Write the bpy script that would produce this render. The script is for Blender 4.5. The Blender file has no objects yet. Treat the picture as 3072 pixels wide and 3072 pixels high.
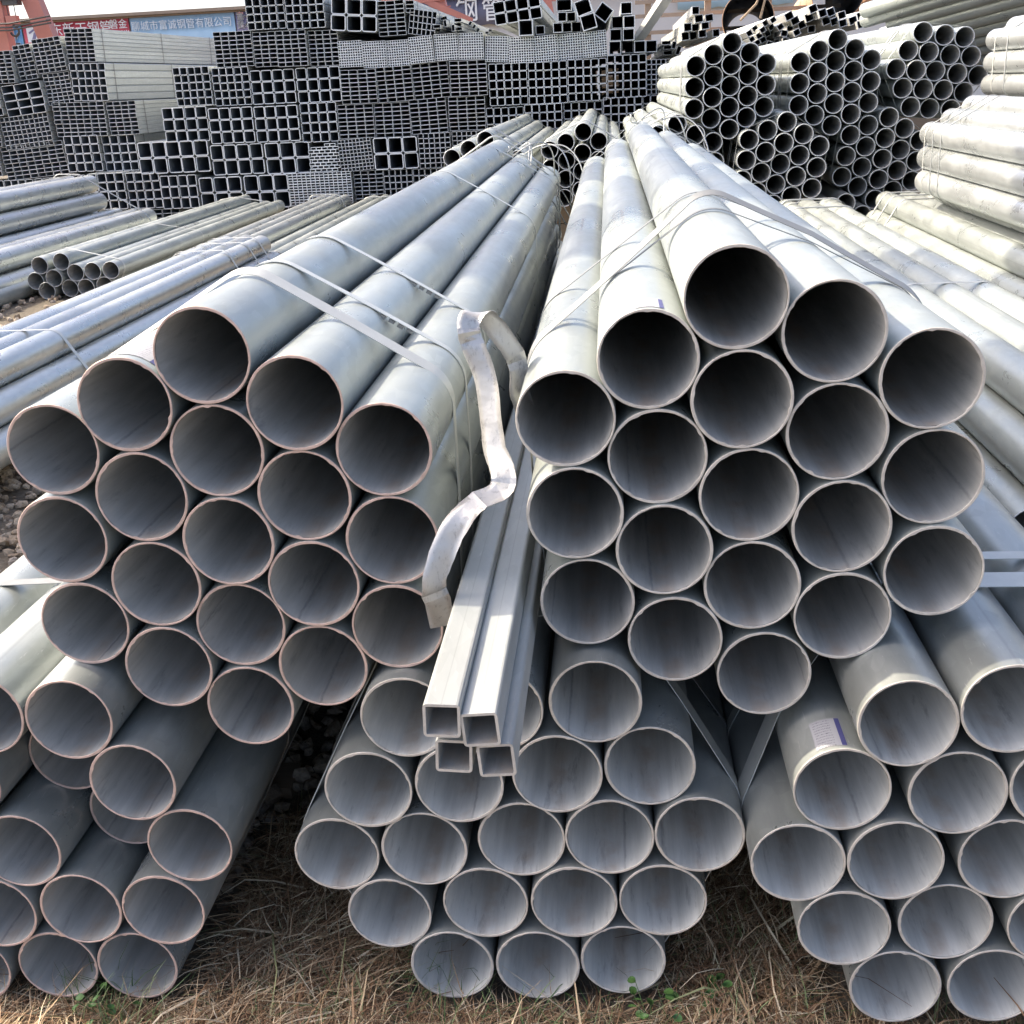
import bpy, math, random
import numpy as np
from mathutils import Vector, Matrix

random.seed(11)
rng = np.random.default_rng(5)
R = math.radians
scene = bpy.context.scene
COL = scene.collection

# ------------------------------------------------------------ camera, sky, sun, exposure
CAM_H = 1.72
cam_data = bpy.data.cameras.new('camera')
cam_data.sensor_width = 36.0
cam_data.lens = 36.0 * 3363.75 / 3072.0
cam_data.clip_start = 0.05
cam_data.clip_end = 3000.0
cam = bpy.data.objects.new('camera', cam_data)
COL.objects.link(cam)
_th, _ps, _ro = R(20.815), R(5.581), R(-2.87)
_f = Vector((-math.sin(_ps) * math.cos(_th), math.cos(_ps) * math.cos(_th), -math.sin(_th)))
_r = Vector((math.cos(_ps), math.sin(_ps), 0))
_u = _r.cross(_f)
_r2 = math.cos(_ro) * _r + math.sin(_ro) * _u
_u2 = -math.sin(_ro) * _r + math.cos(_ro) * _u
cam.matrix_world = Matrix(((_r2.x, _u2.x, -_f.x, 0), (_r2.y, _u2.y, -_f.y, 0), (_r2.z, _u2.z, -_f.z, CAM_H), (0, 0, 0, 1)))
scene.camera = cam

SUN_DIR = Vector((-0.98, 0.20, 1.0)).normalized()       # towards the sun
sun_el = math.asin(SUN_DIR.z)
sun_az = math.atan2(SUN_DIR.x, SUN_DIR.y)               # clockwise from +Y
world = bpy.data.worlds.new('World')
scene.world = world
world.use_nodes = True
wn = world.node_tree
bg = wn.nodes['Background']
sky = wn.nodes.new('ShaderNodeTexSky')
sky.sky_type = 'NISHITA'
sky.sun_disc = False
sky.sun_elevation = sun_el
sky.sun_rotation = sun_az
sky.air_density = 0.65
sky.dust_density = 4.5
sky.ozone_density = 0.3
wn.links.new(sky.outputs['Color'], bg.inputs['Color'])
bg.inputs['Strength'].default_value = 0.15
sun_data = bpy.data.lights.new('sun', 'SUN')
sun_data.energy = 2.2
sun_data.angle = R(0.6)
sun_data.color = (1.0, 0.89, 0.71)
sun = bpy.data.objects.new('sun', sun_data)
COL.objects.link(sun)
sun.rotation_euler = SUN_DIR.to_track_quat('Z', 'Y').to_euler()
sun.location = (0, 0, 30)
vs = scene.view_settings
vs.view_transform = 'Standard'
vs.look = 'None'
vs.gamma = 1.0
vs.exposure = 1.68
vs.use_curve_mapping = False

# ------------------------------------------------------------ measured layout, metres
OD = 0.165
NEAR={
'LB':[[-0.9651,1.168],[-0.9773,1.0029],[-0.9657,0.8379],[-0.8197,1.2469],[-0.8183,1.0811],[-0.8192,0.9148],[-0.8223,0.7479],[-0.6748,1.3269],[-0.6734,1.1611],[-0.6748,0.9956],[-0.6771,0.8301],[-0.6799,0.6633],[-0.5269,1.2424],[-0.5306,1.077],[-0.532,0.9115],[-0.534,0.7454],[-0.385,1.1564],[-0.3846,0.9909],[-0.3892,0.8255]],
'RB':[[-0.0777,1.2038],[-0.0664,1.0386],[-0.0493,0.8704],[0.0578,1.2989],[0.0724,1.134],[0.0837,0.9689],[0.1026,0.798],[0.1947,1.3941],[0.2079,1.2291],[0.2234,1.0642],[0.2337,0.899],[0.2591,0.7269],[0.3492,1.3347],[0.3624,1.1697],[0.378,1.005],[0.3882,0.8398],[0.5045,1.2544],[0.5203,1.0894],[0.5338,0.9232]],
'MB':[[-0.0387,0.6953],[-0.4632,0.5103],[-0.1108,0.5463],[0.0568,0.5587],[-0.5403,0.3578],[-0.369,0.3739],[-0.183,0.3969],[-0.018,0.4093],[0.1473,0.4177],[-0.4494,0.2195],[-0.2589,0.2498],[-0.0879,0.2588],[0.0805,0.2658],[-0.3328,0.1017],[-0.1634,0.1043],[0.0036,0.1193],[-0.3831,0.6594],[-0.2138,0.6799],[-0.2924,0.521]],
'BB':[[0.4794,0.7017],[0.6419,0.7327],[0.3806,0.5689],[0.5722,0.5647],[0.3128,0.4179],[0.4781,0.4286],[0.3996,0.277],[0.5766,0.2909],[0.4988,0.1445],[0.6721,0.1553],[0.8074,0.7328],[0.7367,0.5832],[0.9077,0.5921],[0.6674,0.4293],[0.8322,0.4448],[0.9995,0.4483],[0.7625,0.2939],[0.928,0.2991],[0.8445,0.1501]],
'LL':[[-1.1657,0.6855],[-0.9978,0.6755],[-1.2423,0.5362],[-1.0769,0.5301,0.12],[-0.899,0.5427],[-1.1534,0.3834],[-0.9781,0.3973,0.12],[-0.8127,0.4003],[-1.3221,0.3913],[-1.2308,0.2371],[-1.0542,0.2503],[-0.8864,0.2517],[-1.3148,0.0945],[-1.132,0.1043],[-0.9661,0.1067],[-1.3311,0.68],[-1.408,0.5333],[-1.3962,0.2419],[-1.4803,0.0946]],
}
FAR={
'H1':[[0.739,1.798],[0.732,1.631],[0.729,1.46],[0.887,1.881],[0.89,1.711],[0.883,1.545],[0.875,1.375],[1.036,1.963],[1.035,1.797],[1.033,1.628],[1.027,1.459],[1.027,1.283],[1.187,1.878],[1.181,1.711],[1.181,1.541],[1.172,1.371],[1.327,1.788],[1.328,1.622],[1.32,1.449]],
'H2':[[1.623,1.788],[1.619,1.621],[1.618,1.446],[1.775,1.871],[1.771,1.703],[1.77,1.532],[1.758,1.358],[1.92,1.95],[1.919,1.785],[1.917,1.618],[1.914,1.446],[1.907,1.27],[2.071,1.868],[2.068,1.698],[2.062,1.53],[2.059,1.356],[2.213,1.779],[2.215,1.607],[2.209,1.44]],
'H3':[[2.63,1.973],[2.816,1.943],[2.98,1.92],[2.526,1.837],[2.693,1.816],[2.878,1.787],[3.047,1.767],[2.429,1.697],[2.596,1.678],[2.766,1.664],[2.946,1.636],[3.122,1.612],[2.498,1.542],[2.668,1.527],[2.836,1.512],[3.015,1.485],[2.572,1.388],[2.744,1.367],[2.914,1.351]],
'H4':[[0.588,1.34],[0.743,1.248],[0.895,1.181],[0.758,1.076],[0.912,1.016],[0.589,1.163],[0.429,1.261],[0.429,1.081],[0.277,1.18],[0.276,1.002],[0.274,0.822],[0.429,0.903],[0.429,0.721],[0.59,0.986],[0.591,0.806],[0.592,0.623],[0.753,0.894],[0.755,0.714],[0.914,0.84]],
'H5':[[1.493,1.325],[1.471,1.157],[1.452,0.988],[1.418,0.823],[1.395,0.658],[1.632,1.223],[1.606,1.053],[1.58,0.884],[1.549,0.721],[1.765,1.121],[1.748,0.951],[1.714,0.782],[1.336,1.265],[1.317,1.092],[1.289,0.926],[1.261,0.763],[1.179,1.196],[1.16,1.032],[1.132,0.868]],
'H6':[[2.388,1.314],[2.367,1.147],[2.352,0.977],[2.329,0.809],[2.306,0.64],[2.524,1.218],[2.507,1.044],[2.485,0.875],[2.465,0.705],[2.657,1.114],[2.644,0.944],[2.623,0.78],[2.223,1.256],[2.208,1.083],[2.189,0.913],[2.164,0.75],[2.071,1.183],[2.045,1.011],[2.023,0.839]],
'H7':[[2.019,0.64],[2.165,0.533],[1.858,0.604],[2.016,0.463],[2.307,0.432],[1.717,0.516],[2.162,0.353],[1.855,0.424],[2.012,0.281],[2.459,0.5],[1.709,0.336],[2.315,0.254]],
'CB':[[-0.237,1.279],[-0.248,1.093],[-0.402,1.193],[-0.401,1.027],[-0.556,1.133],[-0.093,1.19],[-0.413,0.861],[-0.554,0.964],[-0.26,0.924],[-0.099,1.023],[0.051,1.1],[-0.272,0.754],[-0.107,0.854],[0.048,0.932],[-0.429,0.688],[-0.564,0.792]],
'CC':[[-1.484,1.1],[-1.316,1.174],[-1.154,1.25],[-1.005,1.156],[-0.855,1.066],[-1.163,1.085],[-1.013,0.99],[-1.326,1.008],[-1.495,0.93],[-1.173,0.917],[-1.022,0.824],[-0.862,0.897]],
'P2':[[-5.431,0.323],[-5.233,0.346],[-5.101,0.24],[-4.932,0.248],[-4.746,0.253],[-5.51,0.174],[-5.311,0.199],[-5.184,0.094],[-5.013,0.099],[-4.832,0.111],[-5.398,0.083]],
}
FAR_Y={'H1':10.25,'H2':10.36,'H3':10.44,'H4':10.25,'H5':10.09,'H6':10.37,'H7':10.14,'CB':11.11,'CC':11.04}
WALL=[
[-4.865,2.893,0.566,0.518,5,5,0,''],
[-4.278,2.873,0.564,0.516,5,5,0,''],
[-3.597,2.757,0.663,0.436,3,2,-5,''],
[-3.053,2.694,0.397,0.465,3,8,1,''],
[-5.407,2.401,0.563,0.479,5,8,0,''],
[-4.941,2.375,0.344,0.472,3,8,0,''],
[-4.528,2.365,0.441,0.483,4,8,0,''],
[-4.075,2.349,0.436,0.482,4,8,0,''],
[-3.691,2.25,0.351,0.352,10,10,0,'micro'],
[-3.337,2.227,0.342,0.352,10,10,0,'micro'],
[-2.986,2.224,0.341,0.351,10,10,1,'micro'],
[-2.635,2.255,0.34,0.35,10,10,3,'micro'],
[-2.283,2.272,0.344,0.349,10,10,1,'micro'],
[-1.93,2.265,0.35,0.348,10,10,-1,'micro'],
[-1.572,2.211,0.349,0.344,10,10,-4,'micro'],
[-1.219,2.181,0.349,0.344,10,10,0,'micro'],
[-0.866,2.185,0.346,0.343,10,10,2,'micro'],
[-0.513,2.194,0.35,0.342,10,10,2,'micro'],
[-0.166,2.207,0.336,0.341,10,10,3,'micro'],
[-6.077,1.926,0.545,0.535,5,5,0,''],
[-5.501,1.897,0.557,0.528,5,5,0,''],
[-4.886,1.863,0.658,0.474,4,3,0,''],
[-4.203,1.86,0.656,0.487,4,3,0,''],
[-3.603,1.806,0.526,0.467,4,8,0,''],
[-3.067,1.818,0.517,0.484,4,8,2,''],
[-2.537,1.84,0.527,0.492,4,8,3,''],
[-1.993,1.845,0.536,0.48,4,8,0,''],
[-1.426,1.736,0.558,0.574,5,5,0,''],
[-0.856,1.73,0.557,0.572,5,5,0,''],
[-0.29,1.74,0.555,0.568,5,5,0,''],
[0.273,1.765,0.553,0.577,5,5,0,''],
[0.79,1.737,0.474,0.467,7,7,0,''],
[-6.266,1.401,0.683,0.498,4,3,0,''],
[-5.565,1.359,0.674,0.509,4,3,0,''],
[-4.874,1.352,0.666,0.509,4,3,0,''],
[-4.247,1.342,0.547,0.554,4,4,0,''],
[-3.697,1.331,0.536,0.475,4,8,0,''],
[-3.155,1.327,0.523,0.484,4,8,0,''],
[-2.61,1.36,0.539,0.488,4,8,2,''],
[-2.047,1.369,0.538,0.469,4,8,0,''],
[-1.496,1.141,0.548,0.579,5,5,0,''],
[-0.935,1.161,0.546,0.581,5,5,0,''],
[-0.363,1.166,0.562,0.574,5,5,0,''],
[0.208,1.207,0.56,0.577,5,5,0,''],
[0.765,1.211,0.531,0.569,5,5,0,''],
[-6.514,0.95,1.09,0.465,5,2,0,''],
[-5.546,0.874,0.802,0.443,4,2,0,''],
[-4.778,0.863,0.683,0.459,3,2,0,''],
[-4.218,0.844,0.423,0.398,5,9,0,'brick'],
[-3.731,0.866,0.496,0.458,9,9,3,''],
[-3.132,0.865,0.662,0.461,3,2,0,''],
[-2.546,0.878,0.476,0.491,6,7,0,''],
[-2.03,0.87,0.502,0.518,7,8,0,''],
[-7.607,0.498,0.559,0.54,4,4,0,''],
[-7.051,0.487,0.519,0.533,4,4,0,''],
[-6.492,0.445,0.569,0.493,4,3,0,''],
[-5.856,0.409,0.664,0.461,3,2,0,''],
[-5.153,0.394,0.689,0.495,3,2,0,''],
[-4.316,0.408,0.957,0.462,14,12,0,''],
[-3.591,0.403,0.447,0.464,4,8,0,''],
[-3.138,0.4,0.436,0.47,5,5,0,''],
[-2.683,0.387,0.451,0.48,5,5,0,''],
[-2.186,0.367,0.527,0.479,5,5,0,''],
[-7.483,-0.067,0.674,0.565,6,5,0,''],
[-6.842,-0.073,0.555,0.545,4,8,0,''],
[-6.135,-0.097,0.813,0.548,4,3,0,''],
[-5.288,-0.129,0.832,0.546,4,3,0,''],
[-4.37,-0.085,0.967,0.506,7,5,0,''],
[-3.379,-0.117,0.963,0.515,5,3,0,''],
[-1.391,0.589,0.817,0.494,6,4,0,''],
[-0.532,0.575,0.88,0.535,6,4,0,''],
[0.475,0.582,1.124,0.629,7,4,0,''],
[-1.239,2.707,0.672,0.31,4,2,6,''],
[-2.641,2.612,0.386,0.336,6,4,-10,''],
[-2.772,2.831,0.127,0.161,1,3,0,''],
]
LEFT=[
[-7.878,2.582,0.45,0.469,4,8,-2,''],
[-7.81,2.064,0.561,0.537,5,5,-2,''],
[-8.052,1.544,0.833,0.499,7,8,-1,''],
[-7.368,1.533,0.466,0.484,4,8,0,''],
[-8.094,1.045,0.56,0.54,4,4,0,''],
[-7.512,1.028,0.551,0.534,4,4,0,''],
[-8.358,2.473,0.473,0.483,5,8,4,''],
[-8.761,2.394,0.293,0.496,3,8,5,''],
[-9.221,2.335,0.535,0.461,5,8,0,''],
[-8.864,1.872,0.661,0.456,3,4,5,''],
[-8.314,1.998,0.424,0.452,5,8,3,''],
[-9.445,1.873,0.417,0.458,3,4,2,''],
[-8.933,1.408,0.804,0.478,10,7,4,''],
[-9.721,1.436,0.684,0.493,8,7,2,''],
[-8.903,0.97,1.045,0.5,8,8,4,''],
[-9.895,0.985,0.829,0.476,6,6,2,''],
[-9.377,0.437,0.724,0.526,6,5,0,''],
[-8.537,0.464,0.846,0.509,7,5,2,''],
]
LOOSE_TOP=[
[-1.129,17.0,2.461,0.199,0.207,0],
[-0.945,17.3,2.434,0.128,0.118,0],
[-0.606,17.6,2.758,0.218,0.159,0],
[-0.621,17.15,2.582,0.124,0.124,0],
[-0.504,17.45,2.591,0.126,0.126,0],
[-0.681,17.0,2.439,0.13,0.127,0],
[-0.561,17.3,2.449,0.132,0.129,0],
[-0.436,17.6,2.459,0.134,0.132,0],
[-0.325,17.15,2.692,0.217,0.198,-17],
[-0.04,17.45,2.628,0.209,0.202,38],
[-0.252,17.0,2.493,0.205,0.198,-14],
[0.276,17.3,2.656,0.157,0.155,0],
[0.15,17.6,2.493,0.165,0.164,0],
[0.312,17.15,2.471,0.16,0.159,0],
[0.124,17.45,2.321,0.164,0.157,0],
[0.299,17.0,2.302,0.16,0.153,0],
[0.11,17.3,2.147,0.17,0.178,0],
[0.291,17.6,2.159,0.173,0.17,0],
[0.457,17.15,2.143,0.157,0.155,0],
[0.63,17.45,2.148,0.16,0.158,0],
[0.818,17.0,2.171,0.123,0.048,0],
[0.854,17.3,2.117,0.114,0.049,0],
[0.869,17.6,2.051,0.128,0.056,0],
[0.933,17.15,2.14,0.057,0.095,10],
[1.011,17.45,2.072,0.058,0.117,20],
[-2.378,17.0,2.54,0.102,0.048,0],
[-2.424,17.3,2.502,0.104,0.049,0],
[-2.352,17.6,2.671,0.095,0.045,-10],
[-2.279,17.15,2.582,0.044,0.089,-5],
[-2.269,17.45,2.594,0.045,0.09,-5],
[-2.149,17.0,2.509,0.044,0.084,0],
[-2.113,17.3,2.621,0.104,0.045,0],
[-2.154,17.6,2.578,0.106,0.046,0],
[-2.091,17.15,2.5,0.103,0.044,0],
[-1.955,17.45,2.578,0.04,0.061,35],
[-1.853,17.0,2.51,0.039,0.06,35],
[-1.833,17.3,2.474,0.04,0.061,35],
[-1.684,17.6,2.476,0.05,0.037,0],
[-1.691,17.15,2.431,0.048,0.036,0],
]
LOOSE_RIGHT=[
[1.226,17.1,2.567,0.101,0.104,0],
[1.294,17.4,2.474,0.115,0.1,-6],
[1.463,17.7,2.491,0.111,0.096,-6],
[1.129,17.25,2.364,0.109,0.109,-4],
[1.258,17.55,2.366,0.105,0.102,-4],
[1.36,17.1,2.366,0.108,0.094,-6],
[1.107,17.4,2.253,0.11,0.111,-4],
[1.246,17.7,2.262,0.118,0.109,-4],
[1.334,17.25,2.27,0.109,0.1,-4],
[1.551,17.55,2.281,0.098,0.102,-4],
[2.285,17.1,2.393,0.077,0.071,-35],
[2.225,17.4,2.371,0.085,0.078,-32],
[2.113,17.7,2.316,0.08,0.074,-32],
[2.167,17.25,2.279,0.078,0.072,-32],
[2.324,17.55,2.316,0.08,0.073,-34],
[1.967,17.1,2.239,0.078,0.077,-32],
[2.14,17.4,2.211,0.085,0.079,-30],
[2.292,17.7,2.239,0.08,0.074,-30],
[2.409,17.25,2.305,0.084,0.077,-36],
[2.215,17.55,2.156,0.08,0.074,-28],
[2.005,17.1,2.16,0.072,0.066,-32],
[2.119,17.4,2.122,0.073,0.068,-32],
[2.433,17.7,2.214,0.105,0.085,0],
[2.465,17.25,2.219,0.09,0.083,12],
[2.584,17.55,2.281,0.086,0.079,14],
[2.614,17.1,2.218,0.089,0.082,-28],
[2.288,17.4,2.082,0.091,0.096,20],
[2.443,17.7,2.117,0.099,0.086,3],
[2.487,17.25,2.118,0.09,0.089,8],
[2.582,17.55,2.179,0.086,0.079,20],
[2.5,17.1,2.431,0.113,0.103,-25],
[2.629,17.4,2.378,0.115,0.1,-25],
[2.773,17.7,2.334,0.111,0.107,-20],
[2.846,17.25,2.514,0.113,0.104,-22],
[2.847,17.55,2.419,0.116,0.109,-20],
[2.952,17.1,2.446,0.107,0.103,-18],
[3.056,17.4,2.357,0.115,0.105,-18],
[2.909,17.7,2.27,0.105,0.096,-3],
[3.089,17.25,2.458,0.107,0.104,-20],
[2.962,17.3,2.443,0.112,0.102,-20],
[3.085,17.6,2.361,0.114,0.105,-20],
[3.2,17.9,2.482,0.116,0.106,-20],
[3.178,17.45,2.343,0.105,0.097,-18],
[3.333,17.75,2.433,0.107,0.098,-15],
[3.268,17.3,2.311,0.104,0.096,-15],
[3.464,17.6,2.349,0.114,0.104,-18],
[3.633,17.9,2.418,0.115,0.106,-18],
[3.548,17.45,2.29,0.105,0.104,-15],
]
STRIP=[[-0.158,2.02,1.1325],[-0.168,1.98,1.195],[-0.1687,1.97,1.2562],[-0.1886,1.96,1.2983],[-0.2125,1.95,1.3338],[-0.2269,1.93,1.354],[-0.238,1.9,1.3562],[-0.2432,1.885,1.3364],[-0.2358,1.88,1.3056],[-0.2167,1.87,1.2492],[-0.2098,1.85,1.1811],[-0.2028,1.83,1.1356],[-0.1874,1.8,1.1032],[-0.1925,1.78,1.0803],[-0.2251,1.76,1.0702],[-0.2491,1.74,1.0543],[-0.2736,1.73,1.0225],[-0.2947,1.715,0.9744],[-0.3054,1.71,0.9337],[-0.3043,1.73,0.8929],[-0.3056,1.77,0.8279]]


# ------------------------------------------------------------ materials
def new_mat(name):
    m = bpy.data.materials.new(name)
    m.use_nodes = True
    nt = m.node_tree
    b = nt.nodes['Principled BSDF']
    return m, nt, b

def ramp(nt, fac, stops):
    n = nt.nodes.new('ShaderNodeValToRGB')
    el = n.color_ramp.elements
    while len(el) < len(stops):
        el.new(0.5)
    for e, (p, c) in zip(el, stops):
        e.position = p
        e.color = (c[0], c[1], c[2], 1) if not isinstance(c, (int, float)) else (c, c, c, 1)
    nt.links.new(fac, n.inputs['Fac'])
    return n.outputs['Color']

def math_node(nt, op, a, b=None, clamp=False):
    n = nt.nodes.new('ShaderNodeMath')
    n.operation = op
    n.use_clamp = clamp
    for i, v in enumerate((a, b)):
        if v is None:
            continue
        if isinstance(v, (int, float)):
            n.inputs[i].default_value = v
        else:
            nt.links.new(v, n.inputs[i])
    return n.outputs[0]

def mix(nt, fac, a, b, mode='MIX'):
    n = nt.nodes.new('ShaderNodeMix')
    n.data_type = 'RGBA'
    n.blend_type = mode
    for sock, v in ((n.inputs[0], fac), (n.inputs[6], a), (n.inputs[7], b)):
        if isinstance(v, (int, float)):
            sock.default_value = v
        elif isinstance(v, tuple):
            sock.default_value = (*v, 1)
        else:
            nt.links.new(v, sock)
    return n.outputs[2]

def coords(nt, scale=(1, 1, 1), kind='Object', jitter=True):
    tc = nt.nodes.new('ShaderNodeTexCoord')
    mp = nt.nodes.new('ShaderNodeMapping')
    mp.inputs['Scale'].default_value = scale
    nt.links.new(tc.outputs[kind], mp.inputs['Vector'])
    if jitter:
        oi = nt.nodes.new('ShaderNodeObjectInfo')
        k = math_node(nt, 'MULTIPLY', oi.outputs['Random'], 37.0)
        cb = nt.nodes.new('ShaderNodeCombineXYZ')
        for s in range(3):
            nt.links.new(k, cb.inputs[s])
        nt.links.new(cb.outputs[0], mp.inputs['Location'])
    return mp.outputs['Vector']

def noise(nt, vec, scale, detail=3, rough=0.55, dist=0.0):
    n = nt.nodes.new('ShaderNodeTexNoise')
    n.inputs['Scale'].default_value = scale
    n.inputs['Detail'].default_value = detail
    n.inputs['Roughness'].default_value = rough
    n.inputs['Distortion'].default_value = dist
    nt.links.new(vec, n.inputs['Vector'])
    return n.outputs['Fac']

def bump(nt, b, h, strength, dist=0.002):
    n = nt.nodes.new('ShaderNodeBump')
    n.inputs['Strength'].default_value = strength
    n.inputs['Distance'].default_value = dist
    nt.links.new(h, n.inputs['Height'])
    nt.links.new(n.outputs['Normal'], b.inputs['Normal'])

def obj_random(nt):
    return nt.nodes.new('ShaderNodeObjectInfo').outputs['Random']

def galvanised(name, lo, hi, metal, r0, r1, mk=0.55, bs=0.22):
    """zinc coated outside: long streaks, cloudy spangle, scuffs and dark handling marks"""
    m, nt, b = new_mat(name)
    v = coords(nt, (9, 0.7, 9))
    streak = noise(nt, v, 2.2, 5, 0.6)
    v2 = coords(nt, (1, 0.6, 1))
    cloud = ramp(nt, noise(nt, v2, 5.0, 6, 0.68, 0.3), [(0.25, 0.0), (0.75, 1.0)])
    base = mix(nt, cloud, lo, hi)
    base = mix(nt, ramp(nt, streak, [(0.3, 0.0), (0.72, 0.65)]), base, tuple(c * 0.86 for c in lo))
    v3 = coords(nt, (3, 1.1, 3))
    marks = noise(nt, v3, 11.0, 7, 0.78, 0.3)
    base = mix(nt, ramp(nt, marks, [(0.66, 0.0), (0.76, mk)]), base, (0.20, 0.21, 0.215))
    # spangle patches, pale scratches and the outside weld line
    vor = nt.nodes.new('ShaderNodeTexVoronoi')
    vor.inputs['Scale'].default_value = 48.0
    nt.links.new(coords(nt, (1, 0.45, 1)), vor.inputs['Vector'])
    hs = nt.nodes.new('ShaderNodeSeparateColor')
    nt.links.new(vor.outputs['Color'], hs.inputs[0])
    base = mix(nt, math_node(nt, 'MULTIPLY', hs.outputs[0], 0.28), base, tuple(c * 0.72 for c in lo))
    scr = noise(nt, coords(nt, (26, 3.0, 26)), 6.0, 4, 0.7, 0.3)
    base = mix(nt, ramp(nt, scr, [(0.64, 0.0), (0.72, mk * 0.9)]), base, (0.66, 0.66, 0.64))
    tco = nt.nodes.new('ShaderNodeTexCoord')
    sxy = nt.nodes.new('ShaderNodeSeparateXYZ')
    nt.links.new(tco.outputs['Object'], sxy.inputs[0])
    wa = math_node(nt, 'ABSOLUTE', math_node(nt, 'ARCTAN2', sxy.outputs['X'], sxy.outputs['Z']))
    base = mix(nt, ramp(nt, wa, [(0.008, 0.35), (0.05, 0.0)]), base, (0.25, 0.255, 0.25))
    tone = math_node(nt, 'MULTIPLY_ADD', obj_random(nt), 0.22)
    tone.node.inputs[2].default_value = 0.86
    g = nt.nodes.new('ShaderNodeVectorMath'); g.operation = 'SCALE'
    nt.links.new(base, g.inputs[0]); nt.links.new(tone, g.inputs['Scale'])
    nt.links.new(g.outputs[0], b.inputs['Base Color'])
    b.inputs['Metallic'].default_value = metal
    rr = ramp(nt, cloud, [(0.25, r0), (0.75, r1)])
    nt.links.new(rr, b.inputs['Roughness'])
    sp = noise(nt, coords(nt, (1, 0.35, 1)), 38.0, 3, 0.6)
    bump(nt, b, math_node(nt, 'ADD', math_node(nt, 'MULTIPLY', streak, 0.7), math_node(nt, 'MULTIPLY', sp, 0.5)), bs, 0.0012)
    return m

def bore(name, lo=(0.335, 0.335, 0.315), hi=(0.55, 0.545, 0.515), dirt=0.5):
    """inside of a round pipe: dull zinc, drip streaks along the bore, weld bead, water stain at the invert"""
    m, nt, b = new_mat(name)
    v = coords(nt, (16, 1.2, 16))
    st = noise(nt, v, 1.6, 5, 0.65)
    cl = noise(nt, coords(nt, (7, 1.1, 7)), 6.0, 6, 0.72, 0.15)
    base = mix(nt, ramp(nt, st, [(0.3, 0.0), (0.7, 1.0)]), lo, hi)
    base = mix(nt, ramp(nt, cl, [(0.57, 0.0), (0.72, dirt)]), base, (0.17, 0.168, 0.17))
    # rusty water stain on the lowest line of the bore
    geo = nt.nodes.new('ShaderNodeNewGeometry')
    sep = nt.nodes.new('ShaderNodeSeparateXYZ')
    nt.links.new(geo.outputs['Normal'], sep.inputs[0])
    inv = ramp(nt, sep.outputs['Z'], [(0.955, 0.0), (0.998, 1.0)])
    w = noise(nt, coords(nt, (3, 2.5, 3)), 5.0, 4, 0.6)
    amt = math_node(nt, 'MULTIPLY', inv, ramp(nt, w, [(0.40, 0.0), (0.62, 0.5)]))
    base = mix(nt, amt, base, (0.42, 0.31, 0.22))
    # weld bead at a fixed angle of the pipe (the pipes are rolled at random)
    tc = nt.nodes.new('ShaderNodeTexCoord')
    s2 = nt.nodes.new('ShaderNodeSeparateXYZ')
    nt.links.new(tc.outputs['Object'], s2.inputs[0])
    ang = math_node(nt, 'ARCTAN2', s2.outputs['X'], s2.outputs['Z'])
    wig = noise(nt, coords(nt, (1, 1, 1)), 45.0, 2)
    ang = math_node(nt, 'ADD', ang, math_node(nt, 'MULTIPLY', math_node(nt, 'SUBTRACT', wig, 0.5), 0.09))
    bead = ramp(nt, math_node(nt, 'ABSOLUTE', ang), [(0.012, 1.0), (0.045, 0.0)])
    base = mix(nt, math_node(nt, 'MULTIPLY', bead, math_node(nt, 'MULTIPLY', wig, 0.75)), base, (0.20, 0.20, 0.21))
    nt.links.new(base, b.inputs['Base Color'])
    b.inputs['Metallic'].default_value = 0.12
    nt.links.new(ramp(nt, cl, [(0.3, 0.40), (0.7, 0.60)]), b.inputs['Roughness'])
    hsum = math_node(nt, 'ADD', math_node(nt, 'MULTIPLY', bead, 1.2), math_node(nt, 'ADD', cl, st))
    bump(nt, b, hsum, 0.35, 0.0025)
    return m

def simple(name, c, rough=0.6, metal=0.0, var=0.15, scale=20.0, bmp=0.15, bd=0.002, stretch=(1, 1, 1)):
    m, nt, b = new_mat(name)
    n = noise(nt, coords(nt, stretch), scale, 5, 0.65)
    col = mix(nt, n, tuple(x * (1 - var) for x in c), tuple(min(1, x * (1 + var)) for x in c))
    nt.links.new(col, b.inputs['Base Color'])
    b.inputs['Roughness'].default_value = rough
    b.inputs['Metallic'].default_value = metal
    if bmp:
        bump(nt, b, n, bmp, bd)
    return m

M = {}
M['galv'] = galvanised('galvanised_pale', (0.375, 0.405, 0.38), (0.545, 0.575, 0.535), 0.42, 0.26, 0.50, 0.30)
M['galv_bright'] = galvanised('galvanised_bright', (0.50, 0.525, 0.51), (0.66, 0.68, 0.66), 0.60, 0.24, 0.40, 0.0, 0.12)
M['galv_dull'] = galvanised('galvanised_dull', (0.34, 0.362, 0.345), (0.57, 0.592, 0.565), 0.50, 0.26, 0.46, 0.7)
M['bore'] = bore('pipe_bore')
M['bore_lifted'] = bore('pipe_bore_lifted_shade', (0.44, 0.445, 0.425), (0.70, 0.70, 0.665), 0.6)  # paler bore copy, lifts the shade inside two lower bundles by colour
M['rim_pink'] = simple('saw_cut_edge_pink_reflection', (0.58, 0.43, 0.36), 0.5, 0.2, 0.5, 45, 0.4)  # pink tint stands in for light reflected onto the cut edge
M['rim'] = simple('saw_cut_edge_beige', (0.57, 0.525, 0.46), 0.5, 0.2, 0.5, 45, 0.4)
M['rim_grey'] = simple('saw_cut_edge_grey', (0.70, 0.72, 0.71), 0.5, 0.25, 0.15, 60, 0.2)
M['tube'] = galvanised('tube_outside', (0.46, 0.485, 0.47), (0.60, 0.615, 0.59), 0.35, 0.38, 0.52)
M['tube_bore'] = simple('tube_inside', (0.15, 0.175, 0.205), 0.6, 0.1, 0.2, 12)
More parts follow.
